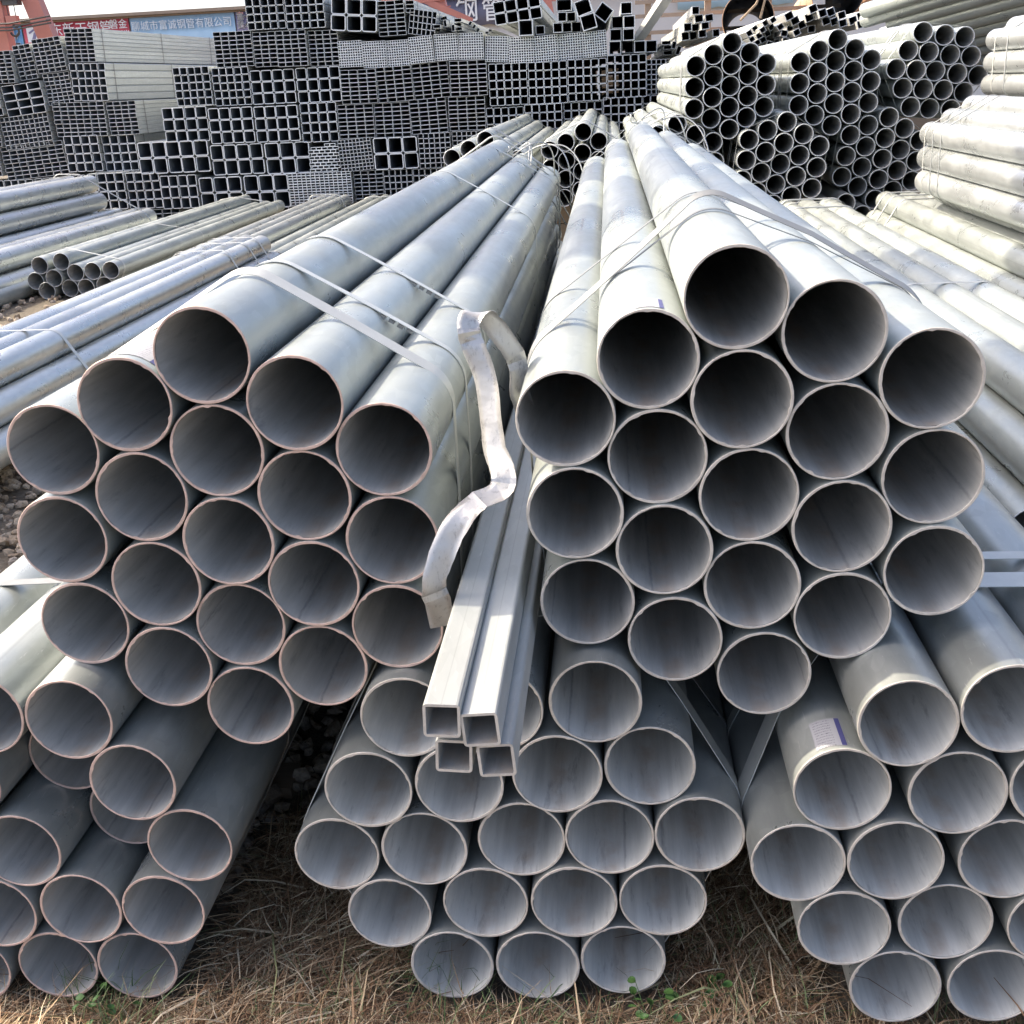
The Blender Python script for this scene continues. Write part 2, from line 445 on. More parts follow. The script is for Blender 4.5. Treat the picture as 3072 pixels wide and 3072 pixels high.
M['tube_rim'] = simple('tube_cut_edge', (0.75, 0.785, 0.79), 0.5, 0.2, 0.15, 40, 0.1)
M['tube_warm'] = galvanised('tube_outside_cream', (0.60, 0.60, 0.56), (0.76, 0.75, 0.70), 0.20, 0.42, 0.55)
M['strap'] = simple('strap_steel', (0.58, 0.59, 0.55), 0.45, 0.4, 0.14, 30, 0.15)
M['strap_dark'] = simple('strap_steel_dark_shade', (0.27, 0.275, 0.265), 0.48, 0.5, 0.18, 30, 0.15)  # darkened tone also stands in for shadow along the strap edges
M['wire'] = simple('wire_steel', (0.50, 0.51, 0.49), 0.42, 0.6, 0.12, 30, 0)
M['rust_pipe'] = simple('rusty_tan_steel', (0.46, 0.29, 0.18), 0.75, 0.1, 0.22, 6, 0.2)
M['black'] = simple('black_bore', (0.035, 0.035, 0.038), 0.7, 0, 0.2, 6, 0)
M['crane'] = simple('red_oxide_paint', (0.52, 0.20, 0.15), 0.55, 0, 0.14, 5, 0.1)
M['concrete'] = simple('pale_render', (0.60, 0.585, 0.56), 0.85, 0, 0.10, 3, 0.1)
M['roof_edge'] = simple('brown_roof_edge', (0.30, 0.235, 0.18), 0.85, 0, 0.18, 4, 0.1)
M['sheet_grey'] = simple('grey_sheet', (0.52, 0.52, 0.50), 0.7, 0, 0.08, 4, 0.05)
M['timber'] = simple('timber', (0.30, 0.225, 0.15), 0.85, 0, 0.3, 9, 0.4, 0.004, (1, 8, 8))
M['hook'] = simple('dark_grease_steel', (0.09, 0.085, 0.08), 0.5, 0.4, 0.2, 8)
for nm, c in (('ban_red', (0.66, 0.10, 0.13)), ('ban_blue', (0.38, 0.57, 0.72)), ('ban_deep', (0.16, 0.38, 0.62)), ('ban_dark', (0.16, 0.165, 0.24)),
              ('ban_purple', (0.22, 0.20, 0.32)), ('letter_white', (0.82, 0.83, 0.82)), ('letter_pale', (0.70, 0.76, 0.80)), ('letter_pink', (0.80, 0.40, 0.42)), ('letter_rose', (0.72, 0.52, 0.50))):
    M[nm] = simple(nm, c, 0.6, 0, 0.06, 3, 0)  # banner cloth colours are paled to stand in for distant haze
M['leaf'] = simple('weed_leaf', (0.075, 0.16, 0.04), 0.5, 0, 0.3, 40, 0)
M['stalk'] = simple('weed_stalk', (0.10, 0.16, 0.05), 0.6, 0, 0.2, 40, 0)

# ------------------------------------------------------------ helpers
def link(o, parent=None):
    COL.objects.link(o)
    if parent is not None:
        o.parent = parent
    return o

def empty(name, loc=(0, 0, 0), rot=(0, 0, 0)):
    o = bpy.data.objects.new(name, None)
    o.empty_display_size = 0.1
    o.location = loc
    o.rotation_euler = rot
    return link(o)

def tag(o, label, cat, group=None, kind=None):
    o['label'] = label
    o['category'] = cat
    if group:
        o['group'] = group
    if kind:
        o['kind'] = kind
    return o

def mesh(name, verts, faces, mats, midx=None, smooth=None):
    me = bpy.data.meshes.new(name)
    me.from_pydata([tuple(v) for v in verts], [], faces)
    for m in mats:
        me.materials.append(m)
    if midx is not None:
        me.polygons.foreach_set('material_index', midx)
    if smooth is not None:
        me.polygons.foreach_set('use_smooth', [bool(smooth)] * len(faces) if isinstance(smooth, (bool, int)) else smooth)
    me.update()
    return me

def obj(name, me, parent=None, loc=(0, 0, 0), rot=(0, 0, 0)):
    o = bpy.data.objects.new(name, me)
    o.location = loc
    o.rotation_euler = rot
    return link(o, parent)

_cache = {}
def pipe_mesh(od, t, L, seg, outer, inner, rim, var=0):
    key = ('pipe', od, t, L, seg, outer, inner, rim, var)
    if key in _cache:
        return _cache[key]
    V, F, MI, S = [], [], [], []
    ro, ri = od / 2, od / 2 - t
    prng = random.Random(int(od * 1000) + seg + var * 17)
    jag = [prng.gauss(0, t * 0.07) - (prng.uniform(0.2, 0.6) * t if prng.random() < 0.05 else 0.0) for _ in range(seg)] if var else [0.0] * seg
    oval = [t * 0.22 * math.cos(2 * (2 * math.pi * k / seg) + var) for k in range(seg)] if var else [0.0] * seg
    ch = t * 0.25
    def ring(r, y, rag=0.0):
        i0 = len(V)
        for k in range(seg):
            a = 2 * math.pi * k / seg
            rr = r + rag * (jag[k] + oval[k])
            V.append((rr * math.sin(a), y, rr * math.cos(a)))
        return i0
    def band(a, b, m, sm, flip=False):
        for k in range(seg):
            k2 = (k + 1) % seg
            q = (a + k, a + k2, b + k2, b + k)
            F.append(q[::-1] if flip else q)
            MI.append(m); S.append(sm)
    ys = [0.0, L * 0.25, L * 0.6, L]
    o = [ring(ro, y + (ch if i == 0 else 0)) for i, y in enumerate(ys)]
    for a, b in zip(o, o[1:]):
        band(a, b, 0, True)
    n = [ring(ri, y + (ch if i == 0 else 0)) for i, y in enumerate(ys)]
    for a, b in zip(n, n[1:]):
        band(a, b, 1, True, True)
    # rim with its own vertices: a hair of chamfer either side
    r0, r1, r2, r3 = ring(ro, ch), ring(ro - ch * 0.7, 0), ring(ri + ch * 0.7, 0, 1.0), ring(ri, ch, 0.8)
    band(r1, r0, 2, False); band(r2, r1, 2, False); band(r3, r2, 2, False)
    e0, e1 = ring(ro, L), ring(ri, L)
    band(e0, e1, 2, False)
    me = mesh('pipe', V, F, [M[outer], M[inner], M[rim]], MI, S)
    _cache[key] = me
    return me

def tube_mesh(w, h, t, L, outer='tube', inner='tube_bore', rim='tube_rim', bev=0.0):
    """hollow square or rectangular section with its front end at y = 0"""
    key = ('tube', round(w, 4), round(h, 4), t, L, outer, inner, rim, bev)
    if key in _cache:
        return _cache[key]
    def prof(hw, hh, r):
        if r < 0:
            c = -r
            return [(-hw + c, -hh), (hw - c, -hh), (hw, -hh + c), (hw, hh - c), (hw - c, hh), (-hw + c, hh), (-hw, hh - c), (-hw, -hh + c)]
        if r == 0:
            return [(-hw, -hh), (hw, -hh), (hw, hh), (-hw, hh)]
        p = []
        for cx, cz, a0 in ((hw - r, -hh + r, -90), (hw - r, hh - r, 0), (-hw + r, hh - r, 90), (-hw + r, -hh + r, 180)):
            for s in range(4):
                a = R(a0 + 30 * s)
                p.append((cx + r * math.cos(a), cz + r * math.sin(a)))
        return p
    po = prof(w / 2, h / 2, bev)
    pi_ = prof(w / 2 - t, h / 2 - t, max(bev - t, bev * 0.3) if bev > 0 else bev * 0.5)
    n = len(po)
    V = [(x, 0, z) for x, z in po] + [(x, L, z) for x, z in po] + [(x, 0, z) for x, z in pi_] + [(x, L, z) for x, z in pi_]
    F, MI = [], []
    for k in range(n):
        k2 = (k + 1) % n
        F += [(k, k2, n + k2, n + k), (2 * n + k2, 2 * n + k, 3 * n + k, 3 * n + k2), (k2, k, 2 * n + k, 2 * n + k2), (n + k, n + k2, 3 * n + k2, 3 * n + k)]
        MI += [0, 1, 2, 2]
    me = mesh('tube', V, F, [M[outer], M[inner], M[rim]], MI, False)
    _cache[key] = me
    return me

def hull(pts):
    pts = sorted(set(pts))
    def half(ps):
        out = []
        for p in ps:
            while len(out) >= 2 and (out[-1][0] - out[-2][0]) * (p[1] - out[-2][1]) - (out[-1][1] - out[-2][1]) * (p[0] - out[-2][0]) <= 0:
                out.pop()
            out.append(p)
        return out
    a, b = half(pts), half(pts[::-1])
    return a[:-1] + b[:-1]

def hull_of_pipes(centres, r, n=28):
    pts = []
    for x, z in centres:
        for k in range(n):
            a = 2 * math.pi * k / n
            pts.append((round(x + r * math.cos(a), 5), round(z + r * math.sin(a), 5)))
    h = hull(pts)
    # resample long straight spans so that the band can sag, lift and lean
    out = []
    for i, p in enumerate(h):
        q = h[(i + 1) % len(h)]
        d = math.hypot(q[0] - p[0], q[1] - p[1])
        m = max(1, int(d / 0.05))
        for s in range(m):
            out.append((p[0] + (q[0] - p[0]) * s / m, p[1] + (q[1] - p[1]) * s / m))
    return out

def ribbon_mesh(name, pts, side, width, thick, mat, closed=False, normals=None):
    """flat steel band along 3D points; side = direction of the band's width (one or per point)"""
    n = len(pts)
    V, F, S = [], [], []
    for i, p in enumerate(pts):
        a = pts[(i - 1) % n] if (closed or i > 0) else pts[i]
        b = pts[(i + 1) % n] if (closed or i < n - 1) else pts[i]
        t = (Vector(b) - Vector(a)).normalized()
        s = Vector(side[i] if isinstance(side, list) else side)
        s = (s - t * s.dot(t)).normalized()
        nn = t.cross(s)
        p = Vector(p)
        c = [p + s * (ds * width / 2) + nn * (dn * thick / 2) for ds, dn in ((-1, -1), (1, -1), (1, 1), (-1, 1))]
        V += [c[0], c[1], c[2], c[3], c[1], c[2], c[3], c[0]]
    for i in range(n if closed else n - 1):
        j = (i + 1) % n
        for k in (0, 2, 4, 6):
            F.append((8 * i + k, 8 * i + k + 1, 8 * j + k + 1, 8 * j + k))
            S.append(len(pts) > 8)
    if not closed:
        F += [(3, 2, 1, 0), (8 * n - 8, 8 * n - 7, 8 * n - 6, 8 * n - 5)]
        S += [False, False]
    return mesh(name, V, F, [mat], None, S)

def wire_mesh(name, pts, r, mat, closed=False, k=6):
    n = len(pts)
    V, F = [], []
    for i, p in enumerate(pts):
        a = pts[(i - 1) % n] if (closed or i > 0) else pts[i]
        b = pts[(i + 1) % n] if (closed or i < n - 1) else pts[i]
        t = (Vector(b) - Vector(a)).normalized()
        s = t.cross(Vector((0.13, 0.9, 0.41))).normalized()
        nn = t.cross(s)
        for j in range(k):
            an = 2 * math.pi * j / k
            V.append(Vector(p) + s * (r * math.cos(an)) + nn * (r * math.sin(an)))
    for i in range(n if closed else n - 1):
        j = (i + 1) % n
        for q in range(k):
            q2 = (q + 1) % k
            F.append((k * i + q, k * j + q, k * j + q2, k * i + q2))
    return mesh(name, V, F, [mat], None, True)

def boxes_mesh(name, boxes, mats, midx=None):
    """boxes: (cx, cy, cz, sx, sy, sz [, rotY])"""
    V, F, MI = [], [], []
    for bi, b in enumerate(boxes):
        cx, cy, cz, sx, sy, sz = b[:6]
        ry = b[6] if len(b) > 6 else 0
        i0 = len(V)
        for dx, dy, dz in ((-1, -1, -1), (1, -1, -1), (1, 1, -1), (-1, 1, -1), (-1, -1, 1), (1, -1, 1), (1, 1, 1), (-1, 1, 1)):
            x, z = dx * sx / 2, dz * sz / 2
            V.append((cx + x * math.cos(ry) + z * math.sin(ry), cy + dy * sy / 2, cz - x * math.sin(ry) + z * math.cos(ry)))
        for q in ((0, 3, 2, 1), (4, 5, 6, 7), (0, 1, 5, 4), (1, 2, 6, 5), (2, 3, 7, 6), (3, 0, 4, 7)):
            F.append(tuple(i0 + k for k in q))
            MI.append(midx[bi] if midx else 0)
    return mesh(name, V, F, mats, MI, False)

def beam_mesh(name, p0, p1, w, h, mat):
    p0, p1 = Vector(p0), Vector(p1)
    t = (p1 - p0).normalized()
    s = t.cross(Vector((0, 1, 0))) if abs(t.y) < 0.9 else t.cross(Vector((0, 0, 1)))
    s.normalize()
    n = t.cross(s)
    V = []
    for p in (p0, p1):
        for a, b in ((-1, -1), (1, -1), (1, 1), (-1, 1)):
            V.append(p + s * (a * w / 2) + n * (b * h / 2))
    F = [(0, 1, 5, 4), (1, 2, 6, 5), (2, 3, 7, 6), (3, 0, 4, 7), (3, 2, 1, 0), (4, 5, 6, 7)]
    return mesh(name, V, F, [mat], None, False)

def pipe_bundle(label, centres, y0, L, od=OD, t=0.0047, seg=32, outer='galv', rim='rim_grey', group=None, straps=(), jitter=0.012,
                axis_rot=0.0, name='pipe_bundle', inner='bore', setback=None):
    xs = [c[0] for c in centres]; zs = [c[1] for c in centres]
    bx, bz = (min(xs) + max(xs)) / 2, min(zs) - od / 2
    root = empty(name, (bx, y0, bz), (0, 0, axis_rot))
    tag(root, label, 'pipe bundle', group)
    mes = [pipe_mesh(od, t, L, seg, outer, inner, rim, v) for v in ((1, 2, 3, 4, 5) if seg >= 64 else (0,))]
    pipes = []
    for i, c in enumerate(centres):
        dy = random.uniform(-jitter, jitter) + (c[2] if len(c) > 2 else 0)
        p = obj('pipe', mes[i % len(mes)], root, (c[0] - bx, dy, c[1] - bz), (0, random.uniform(0, 6.28), 0))
        pipes.append(p)
    loc = [(c[0] - bx, c[1] - bz) for c in centres]
    for s in straps:
        yy, w, kind = s[0], s[1], s[2]
        lean = s[3] if len(s) > 3 else 0.0
        lift = s[4] if len(s) > 4 else 0.0
        h = hull_of_pipes(loc, od / 2 + (0.0012 if kind != 'wire' else 0.002), max(20, seg // 2 * 2))
        zc = sum(p[1] for p in loc) / len(loc)
        zt = max(p[1] for p in h)
        pts = []
        for x, z in h:
            f = max(0.0, (z - zc) / (zt - zc))
            pts.append((x, yy + lean * f, z + lift * f ** 3))
        mname = {'band': 'strap', 'dark': 'strap', 'wire': 'strap'}[kind]
        if kind == 'wire':
            obj(mname, wire_mesh('wire', pts, w / 2, M['wire'], True, 5), root)
        else:
            tip = s[5] if len(s) > 5 else 0.0
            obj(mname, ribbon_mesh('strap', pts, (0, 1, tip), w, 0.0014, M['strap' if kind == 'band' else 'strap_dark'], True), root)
    return root, pipes

def hex_rows(x, ztop, counts, od=OD, gap=1.008, jit=0.0):
    out = []
    z = ztop
    for n in counts:
        for k in range(n):
            out.append((x + (k - (n - 1) / 2) * od * gap + random.uniform(-jit, jit), z))
        z -= od * gap * 0.866
    return out

def hex_cols(x, zc, od=OD, gap=1.008):
    out = []
    for ci, n in enumerate((3, 4, 5, 4, 3)):
        for k in range(n):
            out.append((x + (ci - 2) * od * gap * 0.866, zc + ((n - 1) / 2 - k) * od * gap))
    return out

# ------------------------------------------------------------ ground
def build_ground():
    m, nt, b = new_mat('yard_earth')
    v = coords(nt, (1, 1, 1), 'Object', False)
    n1 = noise(nt, v, 0.9, 6, 0.65)
    n2 = noise(nt, v, 26.0, 5, 0.7)
    base = mix(nt, n1, (0.13, 0.11, 0.08), (0.23, 0.20, 0.15))
    base = mix(nt, ramp(nt, n2, [(0.38, 0.75), (0.62, 0.0)]), base, (0.08, 0.06, 0.04))
    nt.links.new(base, b.inputs['Base Color'])
    b.inputs['Roughness'].default_value = 0.95
    bump(nt, b, n2, 0.8, 0.02)
    # one sheet with a finer grid of gentle humps near the bundles
    xs = sorted(set([-400, -120, -40, -20, -12] + [round(-8 + 0.4 * i, 2) for i in range(41)] + [12, 20, 40, 120, 400]))
    ys = sorted(set([-60, -20, -6, -2, 0] + [round(0.4 + 0.3 * i, 2) for i in range(40)] + [13, 16, 20, 30, 50, 90, 200, 600]))
    V, F = [], []
    for y in ys:
        for x in xs:
            near = max(0.0, 1.0 - max(abs(x) / 9.0, abs(y - 4) / 10.0))
            h = -0.03 * near * (0.5 + 0.5 * math.sin(x * 2.3 + 0.7) * math.cos(y * 1.9))
            V.append((x, y, h))
    nx = len(xs)
    for j in range(len(ys) - 1):
        for i in range(nx - 1):
            F.append((j * nx + i, j * nx + i + 1, (j + 1) * nx + i + 1, (j + 1) * nx + i))
    o = obj('ground', mesh('ground', V, F, [m], None, True))
    o['kind'] = 'structure'
    o['label'] = 'bare brown earth of the pipe yard'

def ground_z(x, y):
    near = max(0.0, 1.0 - max(abs(x) / 9.0, abs(y - 4) / 10.0))
    return -0.03 * near * (0.5 + 0.5 * math.sin(x * 2.3 + 0.7) * math.cos(y * 1.9))

def build_gravel():
    m, nt, b = new_mat('gravel_stone')
    geo = nt.nodes.new('ShaderNodeNewGeometry')
    c = ramp(nt, geo.outputs['Random Per Island'], [(0.0, (0.28, 0.21, 0.145)), (0.4, (0.46, 0.37, 0.27)), (0.75, (0.56, 0.47, 0.36)), (1.0, (0.38, 0.33, 0.28))])
    n = noise(nt, coords(nt, (1, 1, 1), 'Object', False), 90.0, 4, 0.7)
    c = mix(nt, ramp(nt, n, [(0.35, 0.5), (0.65, 0.0)]), c, (0.11, 0.085, 0.06))
    nt.links.new(c, b.inputs['Base Color'])
    b.inputs['Roughness'].default_value = 0.9
    bump(nt, b, n, 0.6, 0.004)
    r = random.Random(3)
    base = []
    t = (1 + 5 ** 0.5) / 2
    for a in (-1, 1):
        for c_ in (-t, t):
            base += [(0, a, c_), (a, c_, 0), (c_, 0, a)]
    base = [Vector(v).normalized() for v in base]
    import bmesh
    bm = bmesh.new()
    vs = [bm.verts.new(v) for v in base]
    res = bmesh.ops.convex_hull(bm, input=vs)
    bm.verts.index_update()
    faces = [tuple(v.index for v in f.verts) for f in bm.faces]
    bm.free()
    V, F = [], []
    def stone(x, y, z, s):
        i0 = len(V)
        e = Matrix.Rotation(r.uniform(0, 6.28), 3, 'Z') @ Matrix.Rotation(r.uniform(0, 6.28), 3, 'X')
        sc = Vector((s * r.uniform(0.7, 1.3), s * r.uniform(0.6, 1.1), s * r.uniform(0.45, 0.8)))
        for v in base:
            k = r.uniform(0.72, 1.15)
            p = e @ Vector((v.x * sc.x * k, v.y * sc.y * k, v.z * sc.z * k))
            V.append((x + p.x, y + p.y, z + p.z))
        F.extend(tuple(i0 + q for q in f) for f in faces)
    def area(n, x0, x1, y0, y1, s0, s1, edge=None):
        for _ in range(n):
            x, y = r.uniform(x0, x1), r.uniform(y0, y1)
            if edge and y < edge(x):
                continue
            s = r.uniform(s0, s1)
            stone(x, y, ground_z(x, y) + s * r.uniform(0.1, 0.9), s)
    fe = lambda x: 2.05 + 0.10 * math.sin(x * 7) + r.uniform(-0.08, 0.10)
    area(2600, -1.5, 1.3, 1.95, 3.6, 0.014, 0.034, fe)
    area(2600, -3.2, -0.9, 2.4, 6.0, 0.016, 0.036)
    area(900, -1.2, 1.6, 3.6, 6.5, 0.018, 0.036)
    area(1100, -4.2, -1.4, 1.0, 3.4, 0.010, 0.028)
    area(1500, -3.2, -0.9, 2.4, 6.0, 0.007, 0.015)
    area(3200, -7.5, -0.8, 5.0, 14.5, 0.022, 0.045)
    o = obj('gravel', mesh('gravel', V, F, [m], None, False))
    o['kind'] = 'stuff'
    o['label'] = 'brown crushed stone gravel between the pipe bundles'
    o['category'] = 'gravel'

def blades(name, n, sampler, lens, width, rise, curl, mat, seed):
    r = np.random.default_rng(seed)
    V = np.zeros((n, 8, 3)); 
    P = np.array([sampler(r) for _ in range(n)])
    L = r.uniform(lens[0], lens[1], n)
    az = r.uniform(0, 2 * np.pi, n)
    el = r.uniform(rise[0], rise[1], n)
    cu = r.normal(0, curl, n)
    w = r.uniform(width[0], width[1], n)
    pos = P.copy()
    for s in range(4):
        d = np.stack([np.cos(az) * np.cos(el), np.sin(az) * np.cos(el), np.sin(el)], 1)
        side = np.stack([-np.sin(az), np.cos(az), 0.5 * np.sin(az * 3)], 1)
        ww = (w * (1 - 0.26 * s))[:, None]
        V[:, 2 * s] = pos - side * ww / 2
        V[:, 2 * s + 1] = pos + side * ww / 2
        pos = pos + d * (L / 3)[:, None]
        az = az + cu + r.normal(0, 0.18, n)
        el = el - r.uniform(0.1, 0.6, n)
        low = pos[:, 2] < 0.004
        pos[low, 2] = 0.004 + r.uniform(0, 0.014, low.sum())
        el[low] = r.uniform(0.0, 0.35, low.sum())
    F = np.zeros((n, 3, 4), int)
    b = np.arange(n) * 8
    for s in range(3):
        F[:, s] = np.stack([b + 2 * s, b + 2 * s + 1, b + 2 * s + 3, b + 2 * s + 2], 1)
    return mesh(name, V.reshape(-1, 3).tolist(), F.reshape(-1, 4).tolist(), [mat], None, False)

def build_grass():
    m, nt, b = new_mat('dry_straw')
    geo = nt.nodes.new('ShaderNodeNewGeometry')
    c = ramp(nt, geo.outputs['Random Per Island'], [(0.0, (0.14, 0.07, 0.035)), (0.4, (0.28, 0.17, 0.09)), (0.75, (0.45, 0.33, 0.195)), (0.93, (0.68, 0.57, 0.40)), (1.0, (0.17, 0.20, 0.07))])
    nt.links.new(c, b.inputs['Base Color'])
    b.inputs['Roughness'].default_value = 0.7
    def front(r):
        while True:
            x, y = r.uniform(-1.5, 1.35), 1.40 + 0.90 * r.random() ** 1.1
            if y > 1.58 and (-0.46 < x < 0.12 or x < -0.84 or x > 0.36):
                if y > 1.71 or r.random() < 0.35:
                    continue
                return (x, y, 0.003)
            return (x, y, 0.004 + 0.05 * r.random() ** 2)
    o = obj('dry_grass', blades('dry_grass', 34000, front, (0.03, 0.15), (0.0011, 0.0030), (-0.1, 0.75), 0.25, m, 8))
    o['kind'] = 'stuff'; o['label'] = 'matted dry straw grass in front of the lower bundles'; o['category'] = 'dry grass'
    o = obj('straw_stems', blades('straw_stems', 1500, front, (0.08, 0.30), (0.0030, 0.0062), (-0.1, 0.5), 0.12, m, 21))
    o['kind'] = 'stuff'; o['label'] = 'thicker pale straw stalks lying over the dry grass'; o['category'] = 'straw'
    g, nt, b = new_mat('green_grass')
    geo = nt.nodes.new('ShaderNodeNewGeometry')
    c = ramp(nt, geo.outputs['Random Per Island'], [(0.0, (0.05, 0.10, 0.025)), (0.6, (0.10, 0.17, 0.05)), (1.0, (0.22, 0.26, 0.10))])
    nt.links.new(c, b.inputs['Base Color'])
    b.inputs['Roughness'].default_value = 0.55
    spots = [(-0.98, 1.62, 0.10), (-1.05, 1.70, 0.10), (-0.62, 1.66, 0.12), (-0.2, 1.66, 0.2), (0.12, 1.66, 0.16), (0.28, 1.68, 0.10), (-0.45, 1.75, 0.15), (0.25, 1.9, 0.1), (0.75, 1.65, 0.2)]
    def tuft(r):
        s = spots[r.integers(len(spots))]
        return (s[0] + r.normal(0, s[2] * 0.6), s[1] + r.normal(0, 0.05), 0.003)
    o = obj('green_grass', blades('green_grass', 700, tuft, (0.04, 0.13), (0.0016, 0.0038), (0.5, 1.45), 0.2, g, 9))
    o['kind'] = 'stuff'; o['label'] = 'thin green grass blades growing through the dry straw'; o['category'] = 'grass'

def leaf_mesh(s):
    V, F = [(0, 0, 0)], []
    n = 9
    for k in range(n):
        a = math.pi * 2 * k / n
        V.append((s * (0.55 + 0.5 * math.cos(a)), s * 0.45 * math.sin(a), s * 0.12 * math.sin(a) ** 2))
    for k in range(1, n):
        F.append((0, k, k + 1))
    F.append((0, n, 1))
    return mesh('leaf', V, F, [M['leaf']], None, True)

def weed(x, y, n, size, label, seed):
    r = random.Random(seed)
    root = empty('weed', (x, y, 0.0))
    tag(root, label, 'weed', 'broad leaved weeds in the dry grass')
    lm = leaf_mesh(size)
    for i in range(n):
        a, rad, h = r.uniform(0, 6.28), r.uniform(0.005, 0.055), r.uniform(0.02, 0.075)
        p = (rad * math.cos(a), rad * math.sin(a), h)
        obj('leaf', lm, root, p, (r.uniform(-0.5, 0.5), r.uniform(-0.5, 0.3), a + r.uniform(-0.6, 0.6)))
        obj('stem', wire_mesh('stem', [(p[0] * 0.2, p[1] * 0.2, -0.004), (p[0] * 0.7, p[1] * 0.7, h * 0.6), p], 0.0009, M['stalk'], False, 4), root)

build_ground()
build_gravel()
build_grass()

# ------------------------------------------------------------ shed, banners and crane far behind
def text_obj(body, size, mat, parent, loc, name='lettering', bold=0.0, ext=0.01):
    cu = bpy.data.curves.new(name, 'FONT')
    cu.body = body
    cu.size = size
    cu.extrude = ext
    cu.offset = 0.006 if bold > 0.018 else 0.0
    cu.align_x = 'CENTER'
    cu.align_y = 'CENTER'
    tmp = bpy.data.objects.new('tmp_text', cu)
    COL.objects.link(tmp)
    bpy.context.view_layer.update()
    me = bpy.data.meshes.new_from_object(tmp.evaluated_get(bpy.context.evaluated_depsgraph_get()))
    bpy.data.objects.remove(tmp)
    me.materials.clear()
    me.materials.append(mat)
    o = obj(name, me, parent, loc, (R(90), 0, 0))
    return o

def banner(x0, x1, z0, z1, y, mat, label, texts, name='banner'):
    root = empty(name, ((x0 + x1) / 2, y, z0))
    tag(root, label, 'banner')
    w, h = x1 - x0, z1 - z0
    nx = 14
    V, F = [], []
    for yy in (0.0, 0.015):
        for j in range(2):
            for i in range(nx + 1):
                V.append((-w / 2 + w * i / nx, yy - 0.02 * math.sin(i * 1.7) ** 2, h * j - (0.03 * math.sin(i * 2.2) if j == 0 else 0)))
    n1 = nx + 1
    for i in range(nx):
        F.append((i, i + 1, n1 + i + 1, n1 + i))
        F.append((2 * n1 + i + 1, 2 * n1 + i, 3 * n1 + i, 3 * n1 + i + 1))
        F.append((n1 + i, n1 + i + 1, 3 * n1 + i + 1, 3 * n1 + i))
        F.append((i + 1, i, 2 * n1 + i, 2 * n1 + i + 1))
    obj('cloth', mesh('cloth', V, F, [M[mat]], None, True), root)
    for body, sz, m, tx, tz, bold in texts:
        text_obj(body, sz, M[m], root, (tx, -0.075, tz), 'lettering', bold)
    return root

def build_shed():
    y = 42.5
    root = empty('shed', (-4.0, y, 0))
    tag(root, 'long pale shed with a brown roof edge far behind the tube stacks', 'building')
    obj('wall', boxes_mesh('wall', [(0, 2.0, 2.29, 62, 4.0, 4.58)], [M['concrete']]), root)
    obj('roof_edge', boxes_mesh('roof_edge', [(0, 1.9, 4.70, 62.6, 4.6, 0.10), (0, -0.12, 4.615, 62.4, 0.14, 0.055)], [M['roof_edge']]), root)
    pm = boxes_mesh('panel', [(0, -0.03, 0, 0.94, 0.05, 2.2)], [M['sheet_grey']])
    for i in range(56):
        obj('cladding_panel', pm, root, (-27.5 + i * 1.0, 0, 1.1))
    yb, zt = y - 0.16, 4.58
    def ban(x0, x1, z0, mat, label, texts):
        xc = (x0 + x1) / 2
        return banner(x0, x1, z0, zt, yb, mat, label, [(t, s, m, x - xc, z - z0, bd) for t, s, m, x, z, bd in texts])
    ban(-22.3, -20.97, 3.3, 'ban_deep', 'deep blue banner with a white and rose character at the shed end', [('业', 0.62, 'letter_white', -21.34, 4.13, 0.035), ('业', 0.62, 'letter_rose', -21.34, 4.13, 0.008)])
    b = ban(-20.92, -16.97, 3.3, 'ban_red', 'red banner with white brush characters on the shed wall', [('山东新天钢管', 0.46, 'letter_white', -18.95, 4.30, 0.014), ('磐金', 0.34, 'letter_white', -17.34, 4.39, 0.012), ('直销', 0.34, 'letter_white', -17.30, 4.02, 0.012)])
    obj('emblem', boxes_mesh('emblem', [(-1.62, -0.045, 0.92, 0.42, 0.012, 0.50)], [M['letter_white']]), b)
    obj('emblem_mark', boxes_mesh('emblem_mark', [(-1.57, -0.058, 0.84, 0.11, 0.012, 0.30, R(25)), (-1.62, -0.058, 1.04, 0.28, 0.012, 0.06, R(-28))], [M['ban_purple']]), b)
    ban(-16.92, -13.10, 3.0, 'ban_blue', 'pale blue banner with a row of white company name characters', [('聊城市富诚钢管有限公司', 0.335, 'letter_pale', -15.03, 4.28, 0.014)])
    ban(-13.06, -11.6, 3.2, 'ban_purple', 'purple grey banner with pink outlined characters beside the pale blue banner', [('富', 0.28, 'letter_white', -12.87, 4.43, 0.02), ('富', 0.28, 'letter_pink', -12.87, 4.43, 0.002), ('贵', 0.28, 'letter_white', -12.88, 4.15, 0.02), ('贵', 0.28, 'letter_pink', -12.88, 4.15, 0.002), ('友', 0.5, 'letter_white', -12.52, 4.26, 0.02), ('友', 0.5, 'letter_pink', -12.52, 4.26, 0.002)])
    ban(-6.6, -2.2, 3.72, 'ban_dark', 'dark slate banner with large white characters behind the tube wall', [('钢', 0.80, 'letter_white', -4.82, 4.17, 0.022), ('管', 0.80, 'letter_white', -3.92, 4.15, 0.022)])
    ban(2.42, 6.3, 3.87, 'ban_blue', 'haze-pale sky blue banner on the shed above the tan pipes', [])

